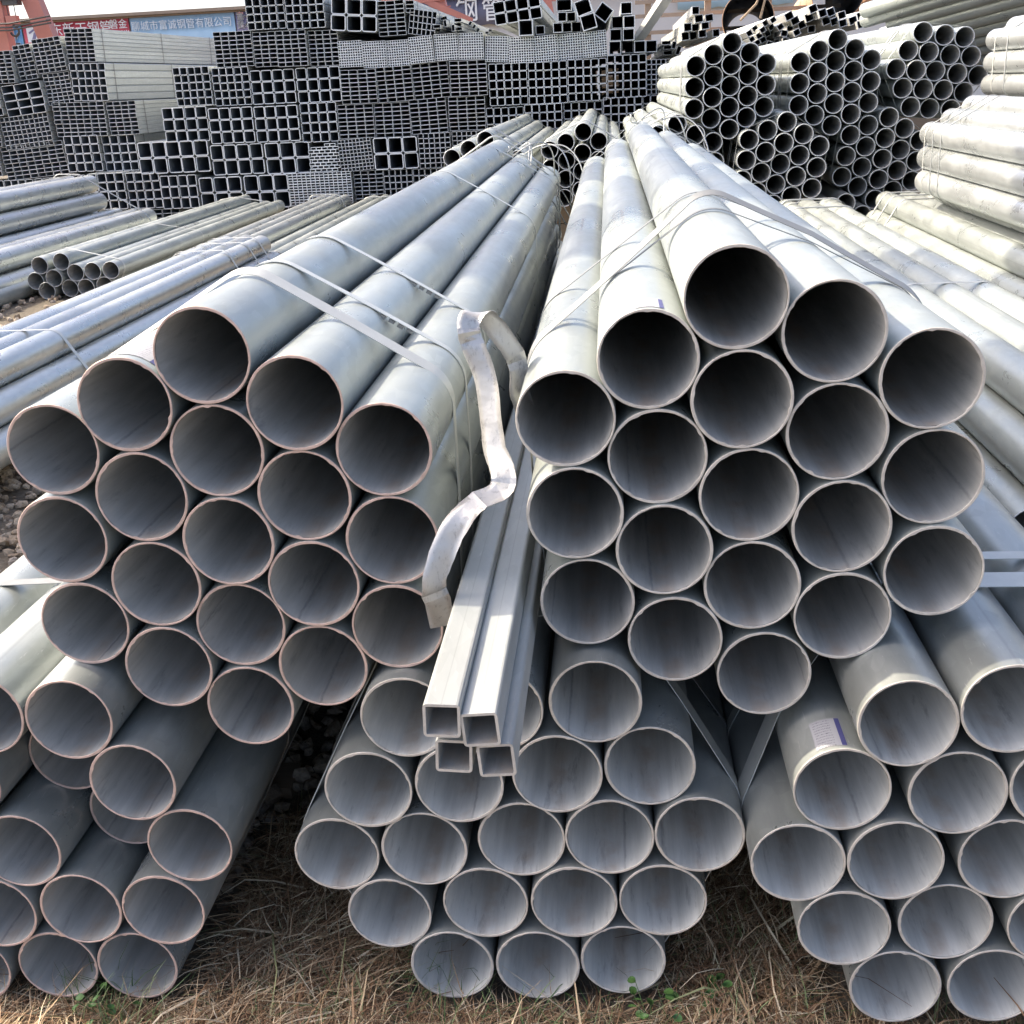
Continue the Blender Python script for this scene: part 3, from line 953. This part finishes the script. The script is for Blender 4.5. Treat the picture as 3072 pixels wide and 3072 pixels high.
def build_crane():
    root = empty('gantry_crane', (-13.6, 27.3, 0))
    tag(root, 'red oxide gantry crane with leaning legs and a hook beyond the left stacks', 'crane')
    def L(p):
        return (p[0] + 13.6, p[1] - 27.3, p[2])
    def leg(a, b, w):
        o = obj('leg', beam_mesh('leg', L(a), L(b), w, w * 0.8, M['crane']), root)
        d = Vector(L(b)) - Vector(L(a))
        for k in range(1, 14):
            q = Vector(L(a)) + d * (k / 14)
            obj('rung', boxes_mesh('rung', [(q.x + w * 0.55, q.y - w * 0.3, q.z, 0.16, 0.03, 0.03)], [M['crane']]), o)
    leg((-14.02, 27.3, 0), (-14.02, 27.3, 8.0), 0.42)
    leg((-12.05, 27.3, 0.0), (-14.05, 27.5, 7.2), 0.38)
    leg((-2.9, 27.3, 0), (-4.9, 27.4, 8.0), 0.38)
    leg((-0.85, 27.3, 0), (-2.15, 27.4, 8.0), 0.38)
    obj('girder', boxes_mesh('girder', [(5.0, 0.1, 8.3, 14.5, 0.55, 0.8)], [M['crane']]), root)
    obj('brace', beam_mesh('brace', L((-5.0, 27.2, 3.55)), L((-2.0, 27.2, 3.75)), 0.16, 0.12, M['crane']), root)
    obj('brace', beam_mesh('brace', L((-4.4, 27.2, 3.75)), L((-3.0, 27.2, 3.1)), 0.13, 0.1, M['crane']), root)
    for zz in (3.52, 3.60, 3.46):
        obj('cable', wire_mesh('cable', [L((-14.6, 26.9, zz)), L((-13.6, 26.9, zz - 0.03)), L((-12.6, 26.9, zz + 0.08))], 0.02, M['hook']), root)
    h = obj('hoist', boxes_mesh('hoist', [(-0.15, -0.1, 4.18, 0.62, 0.3, 0.22), (0.02, -0.1, 4.05, 0.35, 0.25, 0.16)], [M['hook']]), root)
    obj('cable', wire_mesh('cable', [(-0.12, -0.1, 4.1), (-0.12, -0.1, 3.75)], 0.012, M['hook']), root)
    obj('cable', wire_mesh('cable', [(0.05, -0.1, 4.1), (0.05, -0.1, 3.75)], 0.012, M['hook']), root)
    k = obj('hook_block', boxes_mesh('hook_block', [(-0.04, -0.1, 3.66, 0.26, 0.16, 0.18)], [M['crane']]), root)
    pts = [(-0.04, -0.1, 3.58), (-0.04, -0.1, 3.52)] + [(-0.04 + 0.1 * math.sin(a), -0.1, 3.42 + 0.1 * math.cos(a)) for a in [R(20 + 24 * i) for i in range(11)]]
    obj('hook', wire_mesh('hook', pts, 0.028, M['hook']), root)

build_shed()
build_crane()

def build_shadow_crane():
    """unseen double girder crane, added above the view to cast shadow bands on the pipes"""
    root = empty('shadow_crane', (-20.0, 6.5, 0))
    tag(root, 'unseen red double girder crane added above the foremost bundles to cast shadow bands', 'crane')
    for yg in (-0.95, 0.95):  # girder pair placed out of view to throw the shade bands
        g = obj('girder', boxes_mesh('girder', [(17.0, yg, 9.0, 36.0, 0.62, 0.95)], [M['crane']]), root)
        obj('walkway', boxes_mesh('walkway', [(17.0, yg + (0.62 if yg > 0 else -0.62), 9.2, 36.0, 0.55, 0.04)], [M['sheet_grey']]), g)
    for x in (0.0, 34.0):
        obj('end_carriage', boxes_mesh('end_carriage', [(x, 0, 8.3, 0.5, 3.6, 0.4)], [M['crane']]), root)
        for sy in (-1, 1):
            obj('leg', beam_mesh('leg', (x, sy * 3.2, 0.0), (x, sy * 1.2, 8.3), 0.4, 0.4, M['crane']), root)
build_shadow_crane()

def build_rack():
    root = empty('storage_rack', (0.9, 24.0, 0))
    tag(root, 'brown rail rack with pale posts standing between the tube wall and the shed', 'rack')
    for i in range(4):
        obj('post', boxes_mesh('post', [(-0.1 + i * 1.15, 0, 1.65, 0.12, 0.12, 3.3)], [M['roof_edge']]), root)
    for k, z in enumerate((1.7, 2.05, 2.3, 2.55, 2.85, 3.1)):
        obj('rail', boxes_mesh('rail', [(1.6, -0.09, z, 3.9, 0.05, 0.07)], [M['roof_edge']]), root)
build_rack()

# ------------------------------------------------------------ wall of square and rectangular tube bundles
SECTION = {}
def bundle_label(c, n, cw, ch, kind, where):
    num = {1: 'one', 2: 'two', 3: 'three', 4: 'four', 5: 'five', 6: 'six', 7: 'seven', 8: 'eight', 9: 'nine', 10: 'ten', 12: 'twelve', 14: 'fourteen'}
    shape = 'square' if 0.75 < cw / ch < 1.33 else ('flat rectangular' if cw > ch else 'upright rectangular')
    return 'bundle of %s tubes %s wide by %s high, %s' % (shape, num[c], num[n], where)

def micro_mesh(c, n, cw, ch, L, brick=False):
    key = ('micro', c, n, round(cw, 3), round(ch, 3), brick)
    if key in _cache:
        return _cache[key]
    src = tube_mesh(cw * 0.985, ch * 0.985, min(cw, ch) * 0.17, L)
    V0 = [tuple(v.co) for v in src.vertices]
    F0 = [tuple(p.vertices) for p in src.polygons]
    M0 = [p.material_index for p in src.polygons]
    V, F, MI = [], [], []
    r = random.Random(c * 31 + n)
    for j in range(n):
        for i in range(c):
            if brick and j == n - 1 and i < c - 2:
                continue
            ox = (i - (c - 1) / 2) * cw + (cw * 0.5 * (j % 2) - cw * 0.25 if brick else 0)
            oz = (j + 0.5) * ch
            dy = r.uniform(-0.01, 0.01)
            i0 = len(V)
            V += [(x + ox, y + dy, z + oz) for x, y, z in V0]
            F += [tuple(i0 + k for k in f) for f in F0]
            MI += M0
    me = mesh('small_tubes', V, F, list(src.materials), MI, False)
    _cache[key] = me
    return me

def tube_bundle(x, z, w, h, c, n, tilt, kind, y, yaw, where, warm=False, L=6.0):
    zb = z - h / 2
    ch = h / n
    if zb < 0.0:
        top = z + h / 2
        n2 = int(top / ch)
        if n2 < 1:
            return
        n, h, zb = n2, n2 * ch, max(0.0, top - n2 * ch)
    cw = w / c
    root = empty('tube_bundle', (x, y + random.uniform(-0.05, 0.05), zb), (0, R(-tilt), R(yaw)))
    lab = bundle_label(c, n, cw, ch, kind, where)
    tag(root, lab, 'tube bundle', lab.replace('bundle of', 'bundles of', 1))
    small = min(cw, ch) < 0.045
    if small:
        o = obj('small_tubes', micro_mesh(c, n, cw, ch, L, kind == 'brick'), root)
        o['kind'] = 'stuff'
    else:
        t = max(0.0042, min(cw, ch) * 0.065)
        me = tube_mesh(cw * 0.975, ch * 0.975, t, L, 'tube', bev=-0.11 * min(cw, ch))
        for j in range(n):
            for i in range(c):
                sag = -0.006 * (1 - ((i - (c - 1) / 2) / (c / 2)) ** 2) * (j / n)
                obj('tube', me, root, ((i - (c - 1) / 2) * cw + random.uniform(-1, 1) * 0.0012, random.uniform(-0.012, 0.02), (j + 0.5) * ch + sag),
                    (0, R(random.uniform(-0.7, 0.7)), 0))
    e = 0.004
    p = [(-w / 2 - e, 0, -e), (w / 2 + e, 0, -e), (w / 2 + e, 0, h + e), (-w / 2 - e, 0, h + e)]
    for k, yy in enumerate((0.30, 2.4, 4.5)):
        key = ('tstrap', round(w, 2), round(h, 2))
        if key not in _cache:
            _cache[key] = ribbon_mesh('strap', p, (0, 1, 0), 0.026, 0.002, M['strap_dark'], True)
        obj('strap', _cache[key], root, (0, yy, 0))
    return root

TIERS = ['top'] * 4 + ['second'] * 15 + ['third'] * 13 + ['fourth'] * 13 + ['fifth'] * 8 + ['sixth'] * 10 + ['lowest'] * 9 + ['top'] * 3
for q, tier in zip(WALL, TIERS):
    tube_bundle(*q[:8], 17.2, 0.0, '%s tier down the tube wall' % tier if tier != 'lowest' else 'lowest tier of the tube wall')
for q in LEFT:
    tube_bundle(*q[:8], 17.6, -3.5, 'in the sagging side stack')

def loose_tubes(lst, where, group, mat):
    for x, y, z, w, h, a in lst:
        t = max(0.003, min(w, h) * 0.06)
        me = tube_mesh(round(w, 3), round(h, 3), round(t, 4), 6.0, mat)
        o = obj('steel_tube', me, None, (x, y, z), (0, R(a), R(random.uniform(-1.2, 1.2))))
        shape = 'square' if 0.75 < w / h < 1.33 else 'rectangular'
        big = 'large' if max(w, h) > 0.16 else ('small' if max(w, h) < 0.10 else 'medium')
        tilt = 'tilted' if abs(a) > 6 else 'level'
        lab = '%s %s %s steel tube lying loose %s' % (big, tilt, shape, where)
        tag(o, lab, 'tube', lab.replace('tube', 'tubes', 1))
loose_tubes(LOOSE_TOP, 'on top of the tube wall', 'x', 'tube')
loose_tubes(LOOSE_RIGHT, 'in the jumble behind the round pipe bundles', 'x', 'tube_warm')
# a long square tube leaning out over the pile
o = obj('steel_tube', tube_mesh(0.14, 0.14, 0.006, 5.0, 'tube_warm'), None, (1.02, 17.0, 3.02), (R(-10), R(8), R(6)))
tag(o, 'pale square tube leaning up out of the pile beside the rail rack', 'tube')

for x0 in (-2.3, -0.9, 0.5):  # dark backing, added to stop light showing through the tube bores
    o = obj('timber_stack', boxes_mesh('timber_stack', [(0, 0, 0.09 + 0.18 * j, 1.36, 1.2, 0.17) for j in range(11)], [M['timber']]), None, (x0, 24.2, 0))
    tag(o, 'dark timber backing added behind the tube wall to block light through the bores', 'timber', 'dark backing stacks added behind the tube wall')
# ------------------------------------------------------------ big tan pipes behind
for i, (x, y, z, r_, lab) in enumerate(((2.50, 22.0, 2.62, 0.46, 'large tan steel pipe with a black mouth behind the jumble of square tubes'),
                                       (4.10, 22.3, 2.98, 0.46, 'second large tan pipe with black mouth right of the first, behind pale long pipes'),
                                       (5.15, 21.6, 3.05, 0.44, 'tan pipe farthest along the row of large black mouthed pipes'))):
    o = obj('large_pipe', pipe_mesh(r_ * 2, 0.012, 8.0, 48, 'rust_pipe', 'black', 'rust_pipe'), None, (x, y, z), (0, 0, R(-6)))
    tag(o, lab, 'pipe')
for x, y, z in ((2.4, 23.6, 2.16), (2.4, 27.6, 2.16)):
    o = obj('timber_bearer', boxes_mesh('timber_bearer', [(1.6, 0, -z / 2, 5.6, 0.25, z)], [M['timber']]), None, (x, y, z))
    tag(o, 'stacked timber bearer under the large tan pipes', 'timber', 'timber bearers under the tan pipes')
pts = [(2.35, 21.9, 2.6), (2.62, 21.9, 2.85), (2.70, 21.9, 3.02), (2.78, 21.9, 2.95), (2.70, 21.9, 2.62)]
o = obj('rope', wire_mesh('rope', pts, 0.022, M['timber']), None)
tag(o, 'loop of pale cord hanging in the black mouth of the first large pipe', 'rope')

# ------------------------------------------------------------ round pipe bundles of the second line
far_info = {
    'H1': ('upper hexagonal pipe bundle standing against the right end of the tube wall', 'galv'),
    'H2': ('middle upper hexagonal pipe bundle between two other upper bundles', 'galv'),
    'H3': ('flat topped pipe bundle on the upper tier with slack wires, farthest from the tube wall', 'galv'),
    'H4': ('pipe bundle low beside the tube wall, half hidden by the cream foremost bundle', 'galv'),
    'H5': ('tilted hexagonal bundle on the lower tier below the gap of the first two upper bundles', 'galv'),
    'H6': ('lower tier bundle in a tight wire with a dark gap on its tube wall side', 'galv'),
    'H7': ('bottom tier pipes wedged under the two tilted lower bundles', 'galv_dull'),
    'CB': ('dark mouthed pipe bundle seen through the gap between the two foremost bundles', 'galv'),
    'CC': ('pipe bundle showing three mouths above the far end of the pink rimmed bundle', 'galv'),
}
for k, (lab, mt) in far_info.items():
    st = [(0.10, 0.02, 'band'), (0.5, 0.012, 'wire'), (0.62, 0.012, 'wire'), (3.0, 0.02, 'band'), (5.2, 0.02, 'band')]
    if k == 'H7':
        st = []
    pipe_bundle(lab, FAR[k], FAR_Y[k], 5.8, t=0.0075, seg=28, outer=mt, rim='rim_grey', group=None, straps=st, jitter=0.03)
pipe_bundle('ground level pipe bundle showing a cluster of open mouths under a pale band', FAR['P2'], 10.47, 5.9, seg=28, outer='galv', straps=[(0.12, 0.03, 'band', 0.05, 0.03), (2.4, 0.02, 'band'), (5.5, 0.012, 'wire')], jitter=0.04)
# supports hidden under the second line
for i, (x0, x1, y, zt) in enumerate(((-1.7, 0.35, 12.0, 0.60), (-1.7, 0.35, 15.8, 0.60), (0.45, 1.75, 12.0, 0.53), (0.45, 1.75, 15.4, 0.53))):
    o = obj('timber_stack', boxes_mesh('timber_stack', [((x0 + x1) / 2, 0, 0.09 + 0.18 * j, x1 - x0, 0.2, 0.172) for j in range(int(zt / 0.18))], [M['timber']]), None, (0, y, 0))
    tag(o, 'stack of dark timbers carrying the second line of pipe bundles', 'timber', 'timber stacks under the second line')

# long pipes at the left
pipe_bundle('strapped bundle of bright pipes on gravel beside the pink rimmed bundle', hex_rows(-3.25, 0.50, (3, 4, 5), jit=0.002), 3.9, 6.1, seg=28, outer='galv_bright', straps=[(5.75, 0.03, 'band', 0, 0.02), (5.45, 0.03, 'band', 0, 0.015), (4.95, 0.03, 'band', 0, 0.02), (2.0, 0.03, 'band')], jitter=0.05)
pipe_bundle('low bundle of weathered pipes with its far ends against the tube wall', hex_rows(-4.0, 0.265, (3, 4), jit=0.004), 10.7, 5.9, seg=24, outer='galv_bright', straps=[(5.4, 0.014, 'wire', 0, 0.05)], jitter=0.12)
pipe_bundle('low pipe bundle whose far ends vanish behind the pink rimmed bundle', hex_rows(-3.15, 0.25, (4, 5), jit=0.004), 10.8, 5.8, seg=24, outer='galv', straps=[(5.4, 0.014, 'wire')], jitter=0.15)
c3 = [(-6.64, 0.79), (-6.87, 0.80), (-6.53, 0.575), (-6.76, 0.575), (-6.98, 0.58), (-5.92, 0.355), (-6.15, 0.345), (-6.42, 0.36), (-6.65, 0.355), (-6.88, 0.355), (-5.80, 0.14), (-6.03, 0.125), (-6.27, 0.13), (-6.52, 0.13), (-6.75, 0.13), (-6.98, 0.13)]
pipe_bundle('pile of thick grey pipes in front of the sagging tube stack', c3, 8.6, 5.9, od=0.219, t=0.006, seg=28, outer='galv_bright', straps=[(5.55, 0.014, 'wire', 0, 0.03)], jitter=0.12)
pm = pipe_mesh(OD, 0.0045, 6.0, 28, 'galv', 'bore', 'rim_grey')
o = obj('pipe', pm, None, (-5.72, 9.6, 0.0825), (0, 1.0, R(-1)))
tag(o, 'single loose pipe on the ground beside the ten mouthed bundle', 'pipe')

# long pipes at the right
pipe_bundle('low bundle of cream pipes on the ground next to the cream foremost bundle', hex_rows(1.60, 0.665, (3, 4, 5, 4, 3), jit=0.001), 3.3, 6.3, seg=28, outer='galv', straps=[(6.1, 0.014, 'wire', 0, 0.01), (5.9, 0.02, 'band', 0, 0.012), (5.6, 0.014, 'wire'), (2.2, 0.03, 'band')], jitter=0.03)
pipe_bundle('low bundle of cream pipes carrying the bright glossy bundle', hex_rows(2.47, 0.665, (3, 4, 5, 4, 3), jit=0.001), 3.8, 6.1, seg=28, outer='galv', straps=[(5.95, 0.014, 'wire'), (5.7, 0.014, 'wire'), (5.4, 0.014, 'wire'), (2.2, 0.03, 'band')], jitter=0.03)
pipe_bundle('low bundle of pipes outermost on the ground under the bright stack', hex_rows(3.34, 0.665, (3, 4, 5, 4, 3), jit=0.001), 3.8, 6.1, seg=24, outer='galv', straps=[(5.95, 0.014, 'wire')], jitter=0.03)
pipe_bundle('bright glossy pipe bundle tied with wires on top of the low cream bundle', hex_cols(2.33 + 0.285, 1.085), 2.9, 5.9, seg=32, outer='galv_bright', straps=[(5.72, 0.016, 'band'), (5.5, 0.009, 'wire'), (5.3, 0.009, 'wire'), (3.4, 0.016, 'band')], jitter=0.02)
pipe_bundle('highest bright pipe bundle with a steel band, behind the glossy wired bundle', hex_cols(3.08 + 0.29, 1.71), 4.0, 5.95, seg=32, outer='galv_bright', straps=[(5.7, 0.02, 'band'), (5.4, 0.012, 'wire'), (3.4, 0.016, 'band')], jitter=0.02)
pipe_bundle('bundle of bright pipes filling in under the highest bundle', hex_cols(3.42, 1.05 - 0.03), 3.9, 5.6, seg=24, outer='galv_bright', straps=[(5.3, 0.02, 'band')], jitter=0.02)

# long pale pipes piled at a slant behind the right hand bundles
axis = Vector((1.71, -2.8, 0.42)).normalized()
q9 = Vector((0, 1, 0)).rotation_difference(axis)
for k in range(11):
    a = Vector((3.00, 14.6, 2.34)) + Vector((0.085, 0.052, -0.055)) * 0 + Vector((0.105, 0.062, -0.085)) * k + axis * random.uniform(-0.15, 0.25)
    o = obj('pipe', pipe_mesh(OD, 0.0052, 6.0, 28, 'galv', 'bore', 'rim_grey'), None, a)
    o.rotation_mode = 'QUATERNION'
    o.rotation_quaternion = q9
    tag(o, 'long pale pipe lying loose in the slanting pile behind the right hand bundles', 'pipe', 'loose long pipes in the slanting pile behind the right hand bundles')

# ------------------------------------------------------------ the five foremost bundles
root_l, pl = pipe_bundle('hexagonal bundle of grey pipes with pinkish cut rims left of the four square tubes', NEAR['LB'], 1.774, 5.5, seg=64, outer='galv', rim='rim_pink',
            straps=[(0.27, 0.030, 'band', 0.02, 0.010, 0.3), (0.47, 0.024, 'band', 0.0, 0.002), (0.86, 0.024, 'band', 0.0, 0.002), (2.9, 0.026, 'band'), (4.75, 0.026, 'band'), (5.2, 0.010, 'wire', 0, 0.03)], jitter=0.006)
root_r, pr = pipe_bundle('taller hexagonal bundle of cream pipes with beige rims right of the four square tubes', NEAR['RB'], 1.776, 5.5, seg=64, outer='galv', rim='rim',
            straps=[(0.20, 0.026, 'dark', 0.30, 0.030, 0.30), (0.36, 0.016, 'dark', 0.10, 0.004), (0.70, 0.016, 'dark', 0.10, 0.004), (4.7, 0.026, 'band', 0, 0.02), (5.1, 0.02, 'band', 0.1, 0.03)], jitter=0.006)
root_m, pm_ = pipe_bundle('dull grey pipe bundle on dry grass beneath the ends of the four square tubes', NEAR['MB'], 1.736, 6.0, seg=64, inner='bore_lifted', outer='galv_dull', rim='rim',
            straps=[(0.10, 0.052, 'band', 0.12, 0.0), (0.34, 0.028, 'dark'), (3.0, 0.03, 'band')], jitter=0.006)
root_b, pb = pipe_bundle('grey pipe bundle with a printed label by one mouth, low under the cream bundle', NEAR['BB'], 1.653, 6.0, seg=64, inner='bore_lifted', outer='galv_dull', rim='rim',
            straps=[(0.18, 0.064, 'band', 0.14, 0.0), (0.42, 0.036, 'band', 0.0, 0.006), (3.0, 0.03, 'band')], jitter=0.006)
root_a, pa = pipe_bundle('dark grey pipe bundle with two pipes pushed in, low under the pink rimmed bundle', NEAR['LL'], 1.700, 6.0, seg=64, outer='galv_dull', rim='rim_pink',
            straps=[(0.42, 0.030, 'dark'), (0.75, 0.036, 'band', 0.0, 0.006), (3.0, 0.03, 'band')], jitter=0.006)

# crimped seals on the pink rimmed bundle's straps
def seal(root, bundle_xy, y, off):
    pass
def crimp(parent, pa_, pb_, yy, w):
    a, b = Vector(pa_), Vector(pb_)
    n = 3
    V = []
    d = (b - a)
    ang = -math.atan2(d.z, d.x)
    bx = []
    for k in range(4):
        q = a + d * ((k + 0.5) / 4)
        bx.append((q.x, yy, q.z, d.length / 4 * 0.62, w * (1.25 if k % 2 == 0 else 1.0), 0.006, ang))
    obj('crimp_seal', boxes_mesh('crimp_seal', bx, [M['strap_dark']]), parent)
bl = root_l.location
sl = [c for c in root_l.children if c.name.startswith('strap')]
crimp(sl[1], (-0.470 - bl.x, 0, 1.300 - bl.z), (-0.40 - bl.x, 0, 1.258 - bl.z), 0.47, 0.026)
crimp(sl[2], (-0.470 - bl.x, 0, 1.300 - bl.z), (-0.40 - bl.x, 0, 1.258 - bl.z), 0.86, 0.026)

# printed paper labels wrapped on pipes beside the mouth (code square left out)
def label_material():
    m, nt, b = new_mat('printed_label')
    tc = nt.nodes.new('ShaderNodeTexCoord')
    sp = nt.nodes.new('ShaderNodeSeparateXYZ')
    nt.links.new(tc.outputs['UV'], sp.inputs[0])
    u, v = sp.outputs['X'], sp.outputs['Y']
    rows = math_node(nt, 'LESS_THAN', math_node(nt, 'FRACT', math_node(nt, 'MULTIPLY', v, 11.0)), 0.45)
    mp = nt.nodes.new('ShaderNodeMapping'); mp.inputs['Scale'].default_value = (26, 11, 1)
    nt.links.new(tc.outputs['UV'], mp.inputs['Vector'])
    n = noise(nt, mp.outputs['Vector'], 2.2, 2)
    ink = math_node(nt, 'MULTIPLY', rows, math_node(nt, 'GREATER_THAN', n, 0.52))
    inside = math_node(nt, 'MULTIPLY', math_node(nt, 'GREATER_THAN', u, 0.08), math_node(nt, 'LESS_THAN', u, 0.66))
    ink = math_node(nt, 'MULTIPLY', ink, inside)
    c = mix(nt, math_node(nt, 'MULTIPLY', ink, 0.75), (0.40, 0.395, 0.41), (0.04, 0.04, 0.06))
    c = mix(nt, math_node(nt, 'GREATER_THAN', u, 0.84), c, (0.07, 0.07, 0.20))
    nt.links.new(c, b.inputs['Base Color'])
    b.inputs['Roughness'].default_value = 0.5
    return m
M['label'] = label_material()
def sticker(pipe, a0, a1, y0, y1, lab):
    """patch of a cylinder, a0..a1 degrees clockwise from the top of the pipe in the world"""
    ry = pipe.rotation_euler.y
    r_ = OD / 2 + 0.0008
    n = 12
    V, F = [], []
    for k in range(n + 1):
        a = R(a0 + (a1 - a0) * k / n) - ry
        for y in (y0, y1):
            V.append((r_ * math.sin(a), y, r_ * math.cos(a)))
    for k in range(n):
        F.append((2 * k, 2 * k + 2, 2 * k + 3, 2 * k + 1))
    me = mesh('label_sticker', V, F, [M['label']], None, True)
    uv = me.uv_layers.new(name='UVMap')
    for p in me.polygons:
        for li in p.loop_indices:
            vi = me.loops[li].vertex_index
            uv.data[li].uv = ((vi // 2) / n, vi % 2)
    o = obj('label_sticker', me, pipe)
    o['label'] = lab
sticker(pb[2], -32, 4, 0.010, 0.095, 'white printed label with dark blue edge')
sticker(pr[3], -14, 18, 0.01, 0.085, 'sun bleached printed label')
sticker(pl[3], -5, 42, 0.02, 0.12, 'faded printed label')

# ------------------------------------------------------------ the four square tubes between the bundles
sq = [(-0.2475, 0.886, 1.360, 'upper square tube of the four, on the pink rimmed bundle side', 2),
      (-0.1934, 0.8705, 1.362, 'upper square tube of the four, on the cream bundle side', -4),
      (-0.2360, 0.8200, 1.372, 'lower square tube of the four, on the pink rimmed bundle side', 3),
      (-0.1740, 0.8160, 1.368, 'lower square tube of the four, on the cream bundle side', -4)]
for x, z, y, lab, a in sq:
    o = obj('square_tube', tube_mesh(0.0535, 0.0535, 0.0042, 5.6, 'tube', 'bore', 'rim', 0.006), None, (x, y, z), (0, R(a), R(-0.2)))
    tag(o, lab, 'square tube')

# ------------------------------------------------------------ bent scrap strip hooked between the bundles
def smooth_path(P, m=6):
    P = [Vector(p) for p in P]
    out = []
    for i in range(len(P) - 1):
        p0, p1, p2, p3 = P[max(i - 1, 0)], P[i], P[i + 1], P[min(i + 2, len(P) - 1)]
        for s in range(m):
            t = s / m
            out.append(0.5 * ((2 * p1) + (-p0 + p2) * t + (2 * p0 - 5 * p1 + 4 * p2 - p3) * t * t + (-p0 + 3 * p1 - 3 * p2 + p3) * t ** 3))
    out.append(P[-1])
    return out
sp_ = smooth_path(STRIP, 4)
m_strip, nt, b = new_mat('bent_bright_zinc')
n = noise(nt, coords(nt, (3, 3, 1)), 40.0, 7, 0.8, 0.0)
c = mix(nt, ramp(nt, n, [(0.54, 0.0), (0.66, 0.75)]), (0.50, 0.49, 0.47), (0.20, 0.19, 0.185))
nt.links.new(c, b.inputs['Base Color'])
b.inputs['Metallic'].default_value = 0.55
b.inputs['Roughness'].default_value = 0.44
n2 = noise(nt, coords(nt, (1, 1, 1)), 25.0, 3)
bump(nt, b, n2, 0.5, 0.005)
def crumpled_strip(path, mat):
    """thin sheet strip: crease lines across it, dented faces, ragged edges"""
    r = random.Random(77)
    n, ac = len(path), 5
    crease = {int(n * f): h for f, h in ((0.10, 0.003), (0.36, 0.0035), (0.385, -0.002), (0.62, -0.002), (0.70, 0.0015), (0.92, -0.004))}
    grid = []
    for i, p in enumerate(path):
        t = (path[min(i + 1, n - 1)] - path[max(i - 1, 0)]).normalized()
        f = i / (n - 1)
        ang = R(6 + 22 * math.sin(f * 8.0) + 10 * math.sin(f * 23))
        s = Vector((math.cos(ang), math.sin(ang), 0.15 * math.sin(f * 17)))
        s = (s - t * s.dot(t)).normalized()
        nn = t.cross(s)
        w = 0.036 + 0.010 * f
        row = []
        for k in range(ac):
            u = k / (ac - 1) - 0.5
            d = 0.0007 * math.sin(i * 0.9 + k * 1.1) + r.gauss(0, 0.00028) + 0.004 * u * u * math.sin(f * 12)
            d += crease.get(i, 0.0) * (0.75 + 0.5 * r.random())
            e = r.gauss(0, 0.0005) if k in (0, ac - 1) else 0.0
            row.append((p + s * (u * w + e) + nn * d, nn))
        grid.append(row)
    V, F, S = [], [], []
    for side in (0.0, -0.0013):
        for row in grid:
            for v, nn in row:
                V.append(v + nn * side)
    N = n * ac
    for i in range(n - 1):
        sharp = (i in crease) or (i + 1 in crease)
        for k in range(ac - 1):
            q = i * ac + k
            F.append((q, q + 1, q + ac + 1, q + ac)); S.append(not sharp)
            F.append((N + q + 1, N + q, N + q + ac, N + q + ac + 1)); S.append(not sharp)
        for k in (0, ac - 1):
            q = i * ac + k
            F.append((q, q + ac, N + q + ac, N + q)); S.append(False)
    return mesh('metal_strip', V, F, [mat], None, S)
o = obj('metal_strip', crumpled_strip(sp_, m_strip))
tag(o, 'bent and creased scrap steel strip hooked between the two foremost bundles', 'metal strip')

# ------------------------------------------------------------ weeds and timber bearers under the lower bundles
weed(0.155, 1.715, 16, 0.020, 'small green weed with round leaves below the dull grey bundle', 1)
weed(0.06, 1.685, 9, 0.018, 'sparse leafy weed at the foot of the dull grey bundle', 2)
weed(-1.03, 1.68, 10, 0.017, 'pale leafy weed beside the dark grey bundle with pushed in pipes', 3)
for x0, x1, zt, lab in ((-0.46, 0.12, 0.018, 'dull grey bundle'), (0.36, 1.0, 0.055, 'labelled grey bundle'), (-1.42, -0.86, 0.018, 'dark grey bundle')):
    for y in (2.5, 6.6):
        o = obj('timber_bearer', boxes_mesh('timber_bearer', [(0, 0, 0, x1 - x0, 0.12, zt + 0.05)], [M['timber']]), None, ((x0 + x1) / 2, y, (zt - 0.05) / 2))
        tag(o, 'flat timber bearer under the %s' % lab, 'timber', 'timber bearers under the %s' % lab)

# slack tie wires at the far ends of the two foremost bundles
def loops(root, base, n, seed):
    r = random.Random(seed)
    for k in range(n):
        pts = []
        x, y, z = base
        x += r.uniform(-0.12, 0.12); y += r.uniform(-0.4, 0.15)
        for s in range(9):
            f = s / 8
            pts.append((x + 0.30 * f + 0.05 * math.sin(f * 7 + k), y + 0.10 * math.sin(f * 5 + 2 * k), z - 0.42 * f * f + 0.07 * math.sin(math.pi * f) + 0.03 * math.sin(9 * f + k)))
        pts = smooth_path(pts, 3)
        obj('tie_wire', wire_mesh('tie_wire', pts, 0.004, M['wire'], False, 5), root)
loops(root_l, (-0.52 - bl.x, 5.3, 1.36 - bl.z), 6, 4)
br = root_r.location
loops(root_r, (0.20 - br.x, 5.35, 1.50 - br.z), 5, 9)

# a dead leaf blown into one of the lowest pipes
V = [(0, 0, 0), (0.012, 0.004, 0.006), (0.030, 0.002, 0.007), (0.044, 0.006, 0.001), (0.030, 0.022, 0.010), (0.012, 0.020, 0.008)]
o = obj('dead_leaf', mesh('dead_leaf', V, [(0, 1, 5), (1, 2, 4, 5), (2, 3, 4)], [M['timber']], None, True), None, (-0.945, 1.80, 0.036), (0, R(-25), R(20)))
tag(o, 'curled brown dead leaf inside a mouth of the dark grey bundle', 'leaf')
